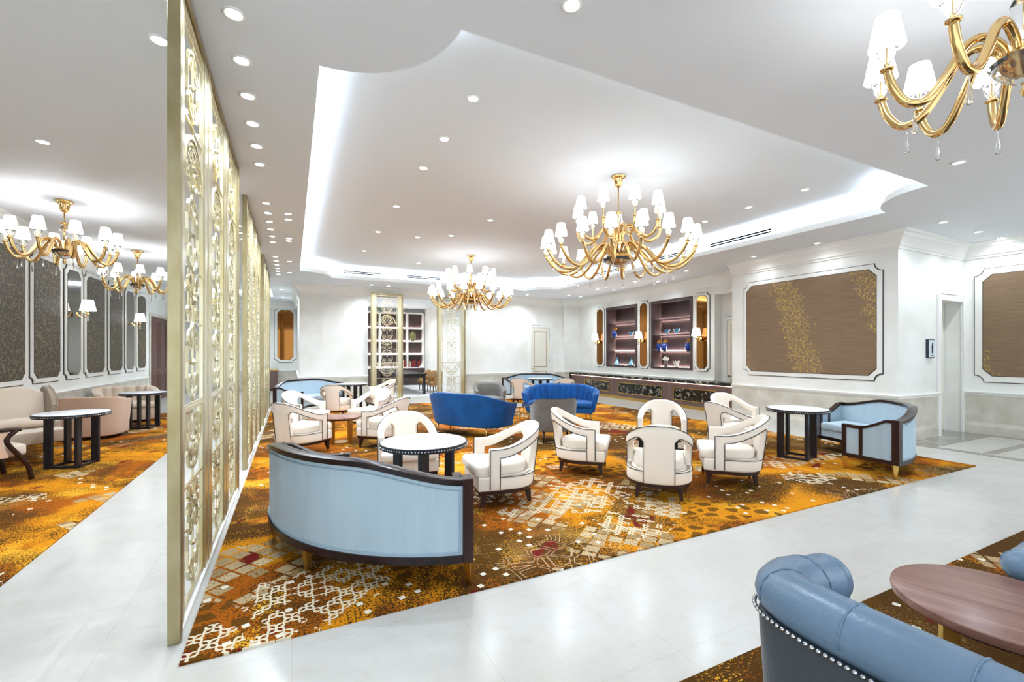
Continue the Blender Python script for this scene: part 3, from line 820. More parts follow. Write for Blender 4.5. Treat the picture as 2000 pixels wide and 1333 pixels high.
def screen(label, loc, rz, n, pw, h, group=None, endm=None):
    """local: runs along +x, thickness in y; n panels each pw wide"""
    t = thing('metal_screen', label, 'screen', loc, rz, group)
    W_ = n * pw
    for i, x in enumerate((0.0, W_ - 0.05)):
        MB().box(x, x + 0.05, -0.03, 0.03, 0, h).build('end_post', endm or CHAMPD, t, bevel=0.004)
    MB().box(0.05, W_ - 0.05, -0.028, 0.028, 0, 0.045).build('bottom_rail', TRIMM, t)
    MB().box(0.05, W_ - 0.05, -0.025, 0.025, h - 0.05, h).build('top_rail', CHAMPD, t)
    for i in range(n):
        x0 = i * pw
        fr = MB()
        k = pw
        for a, b_, d in ((0.05, 0.155, 0.018), (0.18, 0.20, 0.012), (k - 0.20, k - 0.18, 0.012), (k - 0.155, k - 0.05, 0.018)):
            fr.box(x0 + a, x0 + b_, -d, d, 0.04, h - 0.05)
        for z in (0.06, 1.2, h - 0.09): fr.box(x0 + 0.06, x0 + k - 0.06, -0.01, 0.01, z, z + 0.025)
        if i: fr.box(x0 - 0.025, x0 + 0.025, -0.022, 0.022, 0.04, h - 0.05)
        fr.build('panel_frame', CHAMP, t, bevel=0.003)
        s = SCR[0].copy() if SCR[0].parent else SCR[0]
        if s is not SCR[0]: COL.objects.link(s)
        s.parent = t; s.location = (x0 + k / 2, 0, 0.0); s.scale = (1, 1, (h - 0.08) / 3.52)
    return t
SCR = [scroll_mesh(0.20).build('scrollwork', CHAMP, None)]
SG = 'gold screens between carpet and left walkway'
screen('tall openwork gold screen nearest the camera', (-0.56, 2.92, 0), PI / 2, 3, 0.99, CEIL, SG)
screen('tall openwork gold screen, second of the row', (-0.56, 6.88, 0), PI / 2, 3, 0.99, CEIL, SG)
screen('tall openwork gold screen farthest along the row', (-0.56, 10.84, 0), PI / 2, 3, 0.99, CEIL, SG)
screen('single gold screen panel left of the reading room opening', (2.25, 14.8, 0), 0, 1, 1.02, 3.46, 'gold screens at the reading room opening', CHAMPD)
screen('single gold screen panel right of the reading room opening', (4.42, 14.8, 0), 0, 1, 1.02, 3.46, 'gold screens at the reading room opening', CHAMPD)

# ================================================================== BAR
t = thing('bar_counter', 'long low bar counter with black marble top along the right', 'bar counter', (0, 0, 0))
MB().box(9.86, 10.25, 7.25, 14.8, 0.08, 0.70).build('body', PANELW, t)
MB().box(9.78, 10.25, 7.24, 14.95, 0.70, 0.785).build('countertop', BLACKMARB, t, bevel=0.006)
MB().box(9.84, 9.9, 7.25, 14.8, 0.0, 0.085).build('plinth', BRASS, t)
MB().box(9.79, 10.2, 14.8, 14.92, 0.0, 0.70).build('end_panel', ESPRESSO, t)
MB().box(9.84, 9.86, 7.3, 14.78, 0.685, 0.70).build('light_strip', mat('bar_led', 'fff', 0.5, emit='ffd9c8', estr=2.5) if False else mat('bar_led', 'ffffff', 0.5, emit='ffd9c8', estr=2.5), t)
for a, b in ((12.45, 13.9), (10.0, 12.0), (8.1, 9.55)):
    fr = MB(); mt = Matrix(((0, 1, 0, 9.86), (1, 0, 0, 0), (0, 0, 1, 0), (0, 0, 0, 1)))
    rect_ring(fr, a, b, 0.19, 0.56, 0.025, -0.02, 0.01, mt)
    fo = fr.build('inset_frame', BRASS, t)
    MB().box(9.85, 9.862, a + 0.02, b - 0.02, 0.21, 0.54).build('marble_inset', BLACKMARB, fo)

# ------------------------------------------------------------------ display niches
def vase(name, label, cat, prof, m, loc, n=20, extra=None, group=None):
    o = MB().lathe(prof, n).build(name, m, None, True); o.location = loc
    tag(o, label, cat, group)
    if extra: extra(o)
    return o
SH = [1.10, 1.60, 2.10, 2.58]
for k, (a, b) in enumerate(NY):
    t = thing('display_niche', ('dark wood lit display niche at right of the bar wall', 'dark wood lit display niche at left of the bar wall')[k], 'display shelf', (10.25, (a + b) / 2, 0), group='lit display niches')
    w = (b - a) / 2; z0, z1 = NZ
    f = MB(); f.box(-0.03, 0.06, -w, -w + 0.08, z0, z1); f.box(-0.03, 0.06, w - 0.08, w, z0, z1); f.box(-0.03, 0.06, -w + 0.08, w - 0.08, z0, z0 + 0.06); f.box(-0.03, 0.06, -w + 0.08, w - 0.08, z1 - 0.08, z1)
    f.build('frame', NICHEW, t)
    bx = MB(); bx.box(0.40, 0.45, -w, w, z0, z1); bx.box(0.06, 0.4, -w, -w + 0.03, z0, z1); bx.box(0.06, 0.4, w - 0.03, w, z0, z1); bx.box(0.06, 0.4, -w, w, z0, z0 + 0.04); bx.box(0.06, 0.4, -w, w, z1 - 0.04, z1)
    bx.build('lining', NICHEW, t)
    for z in SH[1:]:
        s = MB().box(0.06, 0.37, -w + 0.03, w - 0.03, z - 0.03, z).build('shelf', NICHEW, t)
    for z in [1.092] + SH[1:]:
        MB().box(0.372, 0.395, -w + 0.03, w - 0.03, z - 0.004, z + 0.004).build('light_strip', SHELFLED, t)
NX = 10.43
bowl = [(0.0, 0), (0.03, 0.0), (0.035, 0.01), (0.012, 0.03), (0.014, 0.05), (0.06, 0.09), (0.11, 0.16), (0.115, 0.165), (0.10, 0.155), (0.05, 0.09), (0.0, 0.07)]
urn = [(0, 0), (0.05, 0), (0.055, 0.02), (0.09, 0.09), (0.105, 0.15), (0.09, 0.2), (0.05, 0.23), (0.055, 0.25), (0.045, 0.25), (0.0, 0.2)]
flask = [(0, 0), (0.10, 0), (0.105, 0.02), (0.07, 0.12), (0.03, 0.2), (0.018, 0.24), (0.03, 0.28), (0.02, 0.29), (0.0, 0.25)]
def flowers(o):
    b = MB(); random.seed(4)
    for i in range(14):
        b.ball((random.uniform(-.06, .06), random.uniform(-.06, .06), 0.26 + random.uniform(-.02, .08)), 0.028, 8, 5)
    b.build('flower_head', AMBERGLASS, o, True)
def blossom(o):
    b = MB(); random.seed(7)
    for i in range(12):
        b.ball((random.uniform(-.06, .06), random.uniform(-.06, .06), 0.24 + random.uniform(-.02, .06)), 0.035, 8, 5)
    b.build('flower_head', WHITECER, o, True)
vase('vase', 'cobalt vase with amber flowers, left end of left niche', 'vase', urn, BLUEGLASS, (NX, 12.9, 2.10), extra=flowers)
vase('glass_bowl', 'aqua glass bowl on stem in left niche', 'bowl', bowl, AQUAGLASS, (NX, 12.0, 2.10))
vase('decanter', 'pale aqua glass flask at left bottom of left niche', 'decanter', flask, AQUAGLASS, (NX, 12.75, 1.10))
vase('decanter', 'pale aqua glass flask at right bottom of left niche', 'decanter', flask, AQUAGLASS, (NX, 12.0, 1.10))
vase('glass_bowl', 'left aqua glass bowl of a pair in right niche', 'bowl', bowl, AQUAGLASS, (NX, 10.38, 2.10))
vase('glass_bowl', 'right aqua glass bowl of a pair in right niche', 'bowl', bowl, AQUAGLASS, (NX, 9.98, 2.10))
vase('vase', 'slim cobalt vase with amber flowers, far left of right niche', 'vase', [(r * 0.8, z) for r, z in urn], BLUEGLASS, (NX, 10.72, 1.60), extra=flowers)
vase('vase', 'round cobalt vase with amber flowers beside the slim one', 'vase', urn, BLUEGLASS, (NX, 10.48, 1.60), extra=flowers)
vase('vase', 'lone cobalt vase with amber flowers at right of right niche', 'vase', urn, BLUEGLASS, (NX, 9.55, 1.60), extra=flowers)
vase('flower_pot', 'white blossoms in grey pot at bottom of right niche', 'flower pot', [(0, 0), (0.05, 0), (0.055, 0.2), (0.04, 0.2), (0, 0.15)], GREYV, (NX, 10.42, 1.10), extra=blossom)
coral = MB(); random.seed(2)
for i in range(9):
    a = random.uniform(0, 6.28); coral.tube(catmull([(0, 0, 0.0), (0.04 * math.cos(a), 0.06 * math.sin(a), 0.1), (0.03 * math.cos(a + 1), 0.12 * math.sin(a), 0.2)]), [0.022 - 0.001 * k for k in range(13)], 8)
coral.ball((0, 0, 0.03), 0.06, 10, 6)
o = coral.build('coral_sculpture', WHITECER, None, True); o.location = (NX, 10.0, 1.10); tag(o, 'white coral shaped sculpture at bottom of right niche', 'sculpture')

# ================================================================== READING ROOM
t = thing('bookcase', 'dark backlit bookcase wall in the far reading room', 'bookcase', (4.45, 21.6, 0))
cw = 1.3
MB().box(-2.1, 1.28, -0.04, 0, 0.0, 3.45).build('back_panel', NICHEW, t)
f = MB()
for x in (-2.1, -0.82, 0.44 - 0.0, 1.22): f.box(x, x + 0.06, -0.36, -0.04, 0, 3.45)
f.box(-2.1, 1.28, -0.36, -0.04, 3.40, 3.45)
f.build('upright', TRIMM, t)
for z in (0.86, 1.48, 2.1, 2.72):
    MB().box(-2.04, 1.22, -0.34, -0.04, z - 0.05, z).build('shelf', TRIMM, t)
    MB().box(-2.04, 1.22, -0.07, -0.045, z, z + 0.02).build('light_strip', BOOKLED, t)
MB().box(-2.1, 1.28, -0.37, -0.04, 0.0, 0.8).build('cabinet_base', NICHEW, t)
BX = 4.45
mk = MB(); mk.ball((0, 0, 0.25), 0.16, 14, 10, 1.45); mk.box(-0.03, 0.03, -0.2, -0.1, 0.18, 0.3); mk.box(-0.09, -0.03, -0.17, -0.12, 0.28, 0.31); mk.box(0.03, 0.09, -0.17, -0.12, 0.28, 0.31); mk.box(-0.06, 0.06, -0.17, -0.12, 0.1, 0.13); mk.box(-0.08, 0.08, -0.08, 0.08, 0, 0.04)
o = mk.build('mask_sculpture', GREENBR, None, True); o.location = (BX + 0.85 - 0.12, 21.37, 2.1); tag(o, 'green bronze mask head on the reading room shelf', 'sculpture')
random.seed(5); x = BX + 0.08
for i in range(17):
    w = random.uniform(0.035, 0.06); h = random.uniform(0.26, 0.36); m = (BOOKR, BOOKR, BOOKB, BOOKC)[random.randrange(4)]
    b = MB().box(0, w, -0.22, 0, 0, h); b.box(0.004, w - 0.004, -0.224, -0.2, h * 0.7, h * 0.74)
    if x + w > BX + 1.2: break
    o = b.build('book', m, None, bevel=0.004); o.location = (x + (0.06 if x > BX + 0.42 and x < BX + 0.56 else 0), 21.52, 0.86)
    if BX + 0.38 < x < BX + 0.52: x = BX + 0.52; o.location.x = x
    x = o.location.x + w + 0.003
    tag(o, '%s cloth bound book, number %s from left on the low shelf' % ({BOOKR: 'red', BOOKB: 'navy', BOOKC: 'cream'}[m], ('one', 'two', 'three', 'four', 'five', 'six', 'seven', 'eight', 'nine', 'ten', 'eleven', 'twelve', 'thirteen', 'fourteen', 'fifteen', 'sixteen', 'seventeen')[i]), 'book', 'books in the reading room')
t = thing('reading_table', 'long black table in the reading room', 'table', (4.0, 18.4, 0))
MB().box(-0.5, 0.5, -2.0, 2.0, 0.72, 0.77).build('table_top', ESPRESSO, t)
MB().box(-0.42, 0.42, -1.9, 1.9, 0.62, 0.72).build('apron', ESPRESSO, t)
for sx in (-1, 1):
    for sy in (-1, 1): MB().box(sx * 0.44 - 0.04, sx * 0.44 + 0.04, sy * 1.9 - 0.04, sy * 1.9 + 0.04, 0, 0.72).build('leg', ESPRESSO, t)

def upath(a, d0, yf, n=40, p=2.0):
    """U plan: half width a, back depth d0 (ellipse centred y=0), straight sides to y=yf. returns list of (l, x, y, nx, ny), l signed arc length"""
    pts = []
    K = 200
    half = []
    for i in range(K + 1):
        th = -PI / 2 + (PI / 2) * i / K
        c, s_ = math.cos(th), math.sin(th)
        half.append((a * abs(c) ** (2 / p) * (1 if c >= 0 else -1), d0 * abs(s_) ** (2 / p) * (-1 if s_ < 0 else 1)))
    half.append((a, yf))
    L = [0]
    for i in range(1, len(half)): L.append(L[-1] + math.dist(half[i], half[i - 1]))
    tot = L[-1]
    def at(l):
        sg = 1 if l >= 0 else -1; l = min(abs(l), tot)
        i = 1
        while i < len(L) - 1 and L[i] < l: i += 1
        t = (l - L[i - 1]) / max(1e-9, L[i] - L[i - 1])
        x = half[i - 1][0] + (half[i][0] - half[i - 1][0]) * t; y = half[i - 1][1] + (half[i][1] - half[i - 1][1]) * t
        dx = half[i][0] - half[i - 1][0]; dy = half[i][1] - half[i - 1][1]; q = math.hypot(dx, dy)
        return (sg * x, y, sg * dy / q, -dx / q)
    return at, tot

def shell(at, cols, zrows, keep, thick, warp):
    """double-walled shell. zrows(l)->list of z ; keep(i,j)->bool ; warp(x,y,z,l,side)->(x,y,z)"""
    b = MB(); nc = len(cols); nr = len(zrows(cols[0]))
    out, inn = [], []
    for l in cols:
        x, y, nx, ny = at(l); Z = zrows(l)
        for z in Z:
            out.append(warp(x, y, z, l, 0)); th = thick(l, z) if callable(thick) else thick
            inn.append(warp(x - nx * th, y - ny * th, z, l, 1))
    fs = []; N = nc * nr; cells = set()
    for i in range(nc - 1):
        for j in range(nr - 1):
            if keep(i, j): cells.add((i, j))
    for (i, j) in cells:
        a, b1, c, d = i * nr + j, (i + 1) * nr + j, (i + 1) * nr + j + 1, i * nr + j + 1
        fs.append((a, b1, c, d)); fs.append((a + N, d + N, c + N, b1 + N))
        for (di, dj), (p, q) in (((0, -1), (a, b1)), ((1, 0), (b1, c)), ((0, 1), (c, d)), ((-1, 0), (d, a))):
            if (i + di, j + dj) not in cells: fs.append((p, p + N, q + N, q))
    used_ = sorted({v for f in fs for v in f}); mp = {v: k for k, v in enumerate(used_)}; allv = out + inn
    return b.add([allv[v] for v in used_], [tuple(mp[v] for v in f) for f in fs])

# ------------------------------------------------------------------ cream armchair
def make_armchair():
    t = thing('armchair', '', 'armchair')
    at, tot = upath(0.335, 0.33, 0.20, p=2.3)
    s0, s1 = 0.155, tot - 0.10
    cols = [-tot, -(s1 + 0.05), -s1] + [-(s1 + (s0 - s1) * k / 12) for k in range(1, 12)] + [-s0, -s0 * 0.5, 0, s0 * 0.5, s0] + [s0 + (s1 - s0) * k / 12 for k in range(1, 12)] + [s1, s1 + 0.05, tot]
    i0 = [k for k, l in enumerate(cols) if abs(l + s1) < 1e-6][0]; i1 = [k for k, l in enumerate(cols) if abs(l + s0) < 1e-6][0]
    i2 = [k for k, l in enumerate(cols) if abs(l - s0) < 1e-6][0]; i3 = [k for k, l in enumerate(cols) if abs(l - s1) < 1e-6][0]
    def zt(l): return 0.60 + 0.205 * (1 - smooth(0.06, 0.64, abs(l)))
    def zh(l):
        a = abs(l); z = zt(l) - 0.095 - 0.02 * (1 - smooth(0.0, 0.3, a))
        k = min(1.0, max(0.0, 1 - (a - s0) / 0.07))
        return z - 0.055 * k * k
    def rows(l): 
        a, b_, c = 0.20, 0.325, zh(l); d = zt(l)
        return [a, b_, b_ + (c - b_) / 3, b_ + 2 * (c - b_) / 3, c, (c + d) / 2, d]
    def keep(i, j): return not (1 <= j <= 3 and (i0 <= i < i1 or i2 <= i < i3))
    def warp(x, y, z, l, side):
        k = max(0.0, z - 0.2)
        return (x * (1 + 0.02 * k), y - 0.13 * k * (1 - smooth(0.15, 0.75, abs(l))), z)
    shell(at, cols, rows, keep, 0.07, warp).build('back_shell', CREAM, t, True, bevel=0.014, seg=3)
    pp = MB()
    def on(l, z, e=0.003):
        x, y, nx, ny = at(l); return warp(x + nx * e, y + ny * e, z, l, 0)
    L = [-tot + 2 * tot * k / 60 for k in range(61)]
    top = [on(l, zt(l) - 0.006) for l in L]
    pp.tube([on(-tot, 0.21)] + top + [on(tot, 0.21)], 0.0042, 6)
    for s in (-1, 1):
        op = [on(s * s1, 0.205)] + [on(s * s1, zh(s1) - 0.02)] + [on(s * (s1 - (s1 - s0) * k / 14), zh(s1 - (s1 - s0) * k / 14) + 0.004) for k in range(0, 15)] + [on(s * s0, 0.205)]
        pp.tube(op, 0.004, 6)
        pp.tube([on(s * (s0 + (s1 - s0) * k / 10), 0.325) for k in range(11)], 0.004, 6)
    pp.build('piping', PIPE, t, True)
    foot = [at(l)[:2] for l in L] ; poly = [(x * 0.985, y * 0.985) for x, y in foot]
    poly = [( -0.325, 0.30)] + poly + [(0.325, 0.30)] if False else poly + [(0.318, 0.31), (-0.318, 0.31)]
    MB().pillow(poly, 0.195, 0.325, 0.012).build('seat_base', CREAM, t, 'auto')
    cp = [(x * 0.78, y * 0.78) for x, y in foot] + [(0.262, 0.18), (0.305, 0.24), (0.305, 0.32), (0.28, 0.345), (-0.28, 0.345), (-0.305, 0.32), (-0.305, 0.24), (-0.262, 0.18)]
    MB().pillow(cp, 0.325, 0.435, 0.032, 0.02).build('seat_cushion', CREAM, t, True)
    MB().prism([(x * 0.97, y * 0.97) for x, y in poly], 0.155, 0.197).build('base_frame', DWOOD, t, bevel=0.004)
    for sx, sy in ((-1, 1), (1, 1), (-1, -1), (1, -1)):
        x, y = (sx * 0.265, 0.25) if sy > 0 else (sx * 0.20, -0.225)
        lg = MB().rings([[(x + a * 0.02 + sx * 0.012, y + b_ * 0.02 + sy * 0.01, 0.03), ] for a, b_ in ()] or [[(x + sx * o + a * r, y + sy * o + b_ * r, z) for a, b_ in ((-1, -1), (1, -1), (1, 1), (-1, 1))] for z, r, o in ((0.03, 0.016, 0.02), (0.16, 0.030, 0.0))])
        lo = lg.build('leg', DWOOD, t, bevel=0.003)
        MB().rings([[(x + sx * o + a * r, y + sy * o + b_ * r, z) for a, b_ in ((-1, -1), (1, -1), (1, 1), (-1, 1))] for z, r, o in ((0.0, 0.0145, 0.022), (0.03, 0.0165, 0.02))]).build('ferrule', BRASS, lo)
    return t
AC = make_armchair(); acu = [False]
CZ = 0.012
def armchair(label, x, y, face, group):
    """face: heading of the chair front in degrees, counter-clockwise from +x"""
    place(AC, acu[0], label, (x, y, CZ), rad(face - 90), group); acu[0] = True
G1 = 'cream armchairs at the central round table'
armchair('cream armchair with black piping seen straight from behind', 3.56, 3.66, 46, G1)
armchair('cream armchair left of the four, turned to the right', 3.40, 4.86, -42, G1)
armchair('cream armchair facing the camera behind the one seen from behind', 4.90, 4.98, 226, G1)
armchair('cream armchair right of the four, turned to the left', 4.68, 3.66, 136, G1)
G2 = 'cream armchairs around the small walnut table'
armchair('cream armchair left of small walnut table beside gold screen', 0.12, 7.62, 42, G2)
armchair('cream armchair right of small walnut table, side view', 1.38, 7.62, 136, G2)
armchair('cream armchair behind left of small walnut table', 0.22, 9.3, -44, G2)
armchair('cream armchair behind right of small walnut table', 1.42, 9.3, 224, G2)
G3 = 'cream armchairs at the front round white table'
armchair('cream armchair behind front round white table', 1.22, 5.28, 262, G3)
armchair('cream armchair right of front round white table, biggest armchair in view', 1.96, 4.28, 172, G3)
G4 = 'cream armchairs at the right round white table'
armchair('cream armchair left of the right round white table', 5.98, 4.62, -10, G4)
armchair('cream armchair behind the right round white table', 6.95, 5.35, 255, G4)
G5 = 'cream armchairs before the far left settee'
armchair('cream armchair with back to camera before far left settee', 0.95, 11.35, 70, G5)
armchair('cream armchair partly hidden by left reading room screen', 2.15, 12.5, 190, G5)
G6 = 'cream armchairs before the far right settee'
armchair('left cream armchair before the far settee', 6.15, 11.8, 40, G6)
armchair('right cream armchair before far settee, behind blue loveseat', 7.2, 11.3, 75, G6)

# ------------------------------------------------------------------ crescent settee
def make_settee():
    """local: centre of the arc at (0,0); back arc on the -y side, faces +y"""
    t = thing('settee', '', 'sofa')
    RO, RI, HA = 1.55, 0.90, rad(46)
    def A(r, a): return (r * math.sin(a), -r * math.cos(a))
    def zt(a): return 0.825 - 0.125 * smooth(0.35, 1.0, abs(a) / HA)
    n = 28; AA = [-HA + 2 * HA * k / n for k in range(n + 1)]
    pn = MB()
    R_ = []
    for a in AA[0:]:
        z1 = zt(a) - 0.03
        R_.append([(*A(RO - 0.012, a), 0.21), (*A(RO - 0.012, a), 0.5), (*A(RO - 0.012, a), z1), (*A(RO - 0.075, a), z1), (*A(RO - 0.09, a), 0.5), (*A(RO - 0.09, a), 0.21)])
    pn.rings(R_, True, True); pn.build('back_panel', SKYBL, t, 'auto')
    inset = rad(2.6); sm = MB(); lo_, hi_ = -HA + inset, HA - inset
    seam = [(*A(RO - 0.008, lo_ + (hi_ - lo_) * k / 40), zt(lo_ + (hi_ - lo_) * k / 40) - 0.065) for k in range(41)] + [(*A(RO - 0.008, hi_ - (hi_ - lo_) * k / 40), 0.235) for k in range(41)]
    sm.tube(seam, 0.004, 5, closed=True); sm.build('piping', SKYSEAM, t, True)
    tr = MB(); tr.rings([[(*A(RO + 0.008, a), zt(a) - 0.032), (*A(RO + 0.008, a), zt(a) + 0.004), (*A(RO - 0.03, a), zt(a) + 0.014), (*A(RO - 0.085, a), zt(a) + 0.004), (*A(RO - 0.085, a), zt(a) - 0.032)] for a in AA])
    tr.build('top_rail', DWOODX, t, 'auto')
    br = MB(); br.rings([[(*A(RO, a), 0.165), (*A(RO, a), 0.215), (*A(RO - 0.09, a), 0.215), (*A(RO - 0.09, a), 0.165)] for a in AA]); br.build('bottom_rail', DWOODX, t, 'auto')
    fr = MB(); fr.rings([[(*A(RI + 0.05, a), 0.165), (*A(RI + 0.05, a), 0.215), (*A(RI, a), 0.215), (*A(RI, a), 0.165)] for a in AA]); fr.build('front_rail', DWOODX, t, 'auto')
    ap = MB(); ap.rings([[(*A(RI + 0.012, a), 0.213), (*A(RI + 0.012, a), 0.31), (*A(RO - 0.08, a), 0.31), (*A(RO - 0.08, a), 0.213)] for a in AA]); ap.build('seat_base', SKYBL, t, 'auto')
    for s in (-1, 1):
        cu = MB(); g = rad(0.5); a0, a1 = g, HA - rad(3.6)
        poly = [A(RI + 0.0, s * (a0 + (a1 - a0) * k / 10)) for k in range(11)] + [A(RO - 0.1, s * (a1 - (a1 - a0) * k / 10)) for k in range(11)]
        cu.pillow(poly, 0.31, 0.43, 0.03, 0.018); cu.build('seat_cushion', SKYBL, t, True)
        e = Matrix.Rotation(s * HA, 4, 'Z')          # arm frame: local y from -RO to -RI, x = thickness
        def PX(x0, x1): return (min(s * x0, s * x1), max(s * x0, s * x1))
        x0, x1 = PX(-0.05, 0.02)
        MB().box(x0, x1, -RO - 0.008, -RO + 0.075, 0.165, 0.715, e).build('corner_post', DWOOD, t, bevel=0.004)
        MB().box(x0, x1, -RI - 0.055, -RI, 0.165, 0.575, e).build('front_post', DWOOD, t, bevel=0.004)
        prof = [(-RO + 0.06, 0.705), (-RO + 0.14, 0.705), (-RO + 0.24, 0.655), (-RO + 0.36, 0.605), (-RO + 0.48, 0.585), (-RI, 0.59)]
        pr = [(p.x, p.y) for p in catmull([(a, b, 0) for a, b in prof], 4)]
        rl = MB(); rl.rings([[(x0, y, z - 0.035), (x0, y, z), (x1, y, z), (x1, y, z - 0.035)] for y, z in pr], m=e); rl.build('arm_rail', DWOOD, t, 'auto')
        am = MB(); q0, q1 = PX(-0.038, 0.008)
        am.rings([[(q0, y, 0.205), (q0, y, z - 0.03), (q1, y, z - 0.03), (q1, y, 0.205)] for y, z in pr], m=e); am.build('arm_panel', SKYBL, t, 'auto')
        b = MB(); b.box(x0, x1, -RI - 0.25, -RI - 0.21, 0.2, 0.57, e); b.build('arm_divider', DWOOD, t)
        b = MB(); b.box(x0, x1, -RO + 0.07, -RI - 0.05, 0.165, 0.21, e); b.build('side_rail', DWOOD, t)
    for r, a, m in ((RO - 0.045, -HA, BRASS), (RO - 0.045, HA, BRASS), (RO - 0.05, 0, BRASS), (RI + 0.03, -HA, BRASS), (RI + 0.03, HA, BRASS)):
        x, y = A(r, a); s = 1 if a > 0 else -1
        MB().rings([[(x + p * q, y + w * q, z) for p, w in ((-1, -1), (1, -1), (1, 1), (-1, 1))] for z, q in ((0, 0.014), (0.166, 0.03))], m=None).build('leg', m, t, bevel=0.003)
    return t
ST = make_settee(); stu = [False]
def settee(label, cx, cyy, face):
    place(ST, stu[0], label, (cx, cyy, CZ), rad(face - 90), 'pale blue crescent settees'); stu[0] = True
settee('pale blue curved settee in front, seen from behind', 1.37, 4.27, 32)
settee('pale blue curved settee at right edge of the carpet', 6.68, 4.35, 132)
settee('pale blue curved settee at far left near gold screens', 1.15, 11.9, -50)
settee('pale blue curved settee at far end near the bar', 6.72, 11.95, 243)

# ------------------------------------------------------------------ tables
def make_white_table():
    t = thing('side_table', '', 'table'); r = 0.40; h = 0.72
    MB().lathe([(0, h - 0.03), (r - 0.012, h - 0.03), (r - 0.012, h), (r - 0.016, h + 0.002), (0, h + 0.002)], 48).build('table_top', WHITETOP, t, 'auto')
    MB().lathe([(r - 0.03, h - 0.045), (r - 0.004, h - 0.045), (r, h - 0.04), (r, h - 0.004), (r - 0.004, h), (r - 0.012, h), (r - 0.012, h - 0.03), (r - 0.03, h - 0.03), (r - 0.03, h - 0.045)], 48, cap=False).build('rim', ESPRESSO, t, 'auto')
    nl = MB()
    for k in range(90):
        a = 2 * PI * k / 90; nl.ball((r * math.cos(a), r * math.sin(a), h - 0.024), 0.007, 6, 4)
    nl.build('nail_trim', CHROME, t, True)
    for k in range(4):
        a = PI / 2 * k + PI / 4
        MB().box(-0.045, 0.045, -0.02, 0.02, 0.0, h - 0.04, M4((0.235 * math.cos(a), 0.235 * math.sin(a), 0), (PI / 2) * (k % 2) + (0 if k % 2 else 0))).build('leg', ESPRESSO, t, bevel=0.003)
    b = MB()
    for k in range(2): b.box(-0.2, 0.2, -0.02, 0.02, 0.0, 0.03, M4((0, (k * 2 - 1) * 0.166, 0), 0)); b.box(-0.02, 0.02, -0.15, 0.15, 0, 0.03, M4(((k * 2 - 1) * 0.166, 0, 0), 0))
    b.build('base_frame', ESPRESSO, t)
    return t
WT = make_white_table(); wtu = [False]
def white_table(label, x, y, rz=0):
    place(WT, wtu[0], label, (x, y, CZ), rz, 'round white topped tables with studded dark rims'); wtu[0] = True
white_table('round white table with studded dark rim behind the front settee', 1.10, 4.10, 0.5)
white_table('round white table between right settee and cream armchairs', 6.66, 4.08, 0.3)
white_table('round white table beside the far left settee', 1.42, 12.45, 0.3)
white_table('round white table before the far right settee', 7.05, 12.35, 0.3)
white_table('nearer round white table in the left seating by the wall', -2.68, 8.13, -0.25)
white_table('farther round white table in the left seating by the wall', -2.73, 11.6, -0.25)

def low_table(label, x, y, r, h, top, legm, rz=0, edge=0.03):
    t = thing('low_table', label, 'table', (x, y, CZ), rz)
    MB().lathe([(0, h - edge), (r - 0.02, h - edge), (r - 0.004, h - edge + 0.006), (r, h - edge * 0.4), (r - 0.003, h - 0.002), (r - 0.01, h), (0, h)], 56).build('table_top', top, t, 'auto')
    MB().lathe([(0, h - edge - 0.02), (r - 0.05, h - edge - 0.02), (r - 0.04, h - edge), (0, h - edge)], 40).build('underframe', DWOOD, t, 'auto')
    for k in range(4):
        a = PI / 4 + k * PI / 2
        MB().box(-0.03, 0.03, -0.012, 0.012, 0, h - edge - 0.01, M4((r * 0.6 * math.cos(a), r * 0.6 * math.sin(a), 0), a)).build('leg', legm, t, bevel=0.002)
    MB().lathe([(0, 0.0), (r * 0.45, 0.0), (r * 0.45, 0.012), (0, 0.012)], 32).build('base_plate', legm, t)
low_table('small round walnut table among the left cream armchairs', 0.76, 8.2, 0.33, 0.45, WALNUT, BRASS)
low_table('small round dark wood table in the middle of four armchairs', 4.13, 4.26, 0.34, 0.5, DWOODX, ESPRESSO)
low_table('round walnut table beside the leather sofa in front', 2.70, 0.80, 0.36, 0.475, WALNUT, BRASS, 0.3, 0.04)
t = thing('glass_table', 'small glass top table with thin brass legs between blue loveseats', 'table', (4.2, 8.4, CZ))
MB().lathe([(0, 0.43), (0.36, 0.43), (0.36, 0.445), (0, 0.445)], 40).build('table_top', GLASS, t, 'auto')
for k in range(3):
    a = k * 2 * PI / 3 + 0.4; MB().tube([(0.3 * math.cos(a), 0.3 * math.sin(a), 0), (0.26 * math.cos(a), 0.26 * math.sin(a), 0.43)], 0.012, 8).build('leg', BRASS, t)
MB().lathe([(0.262, 0.415), (0.28, 0.415), (0.28, 0.43), (0.262, 0.43), (0.262, 0.415)], 32, cap=False).build('ring', BRASS, t)

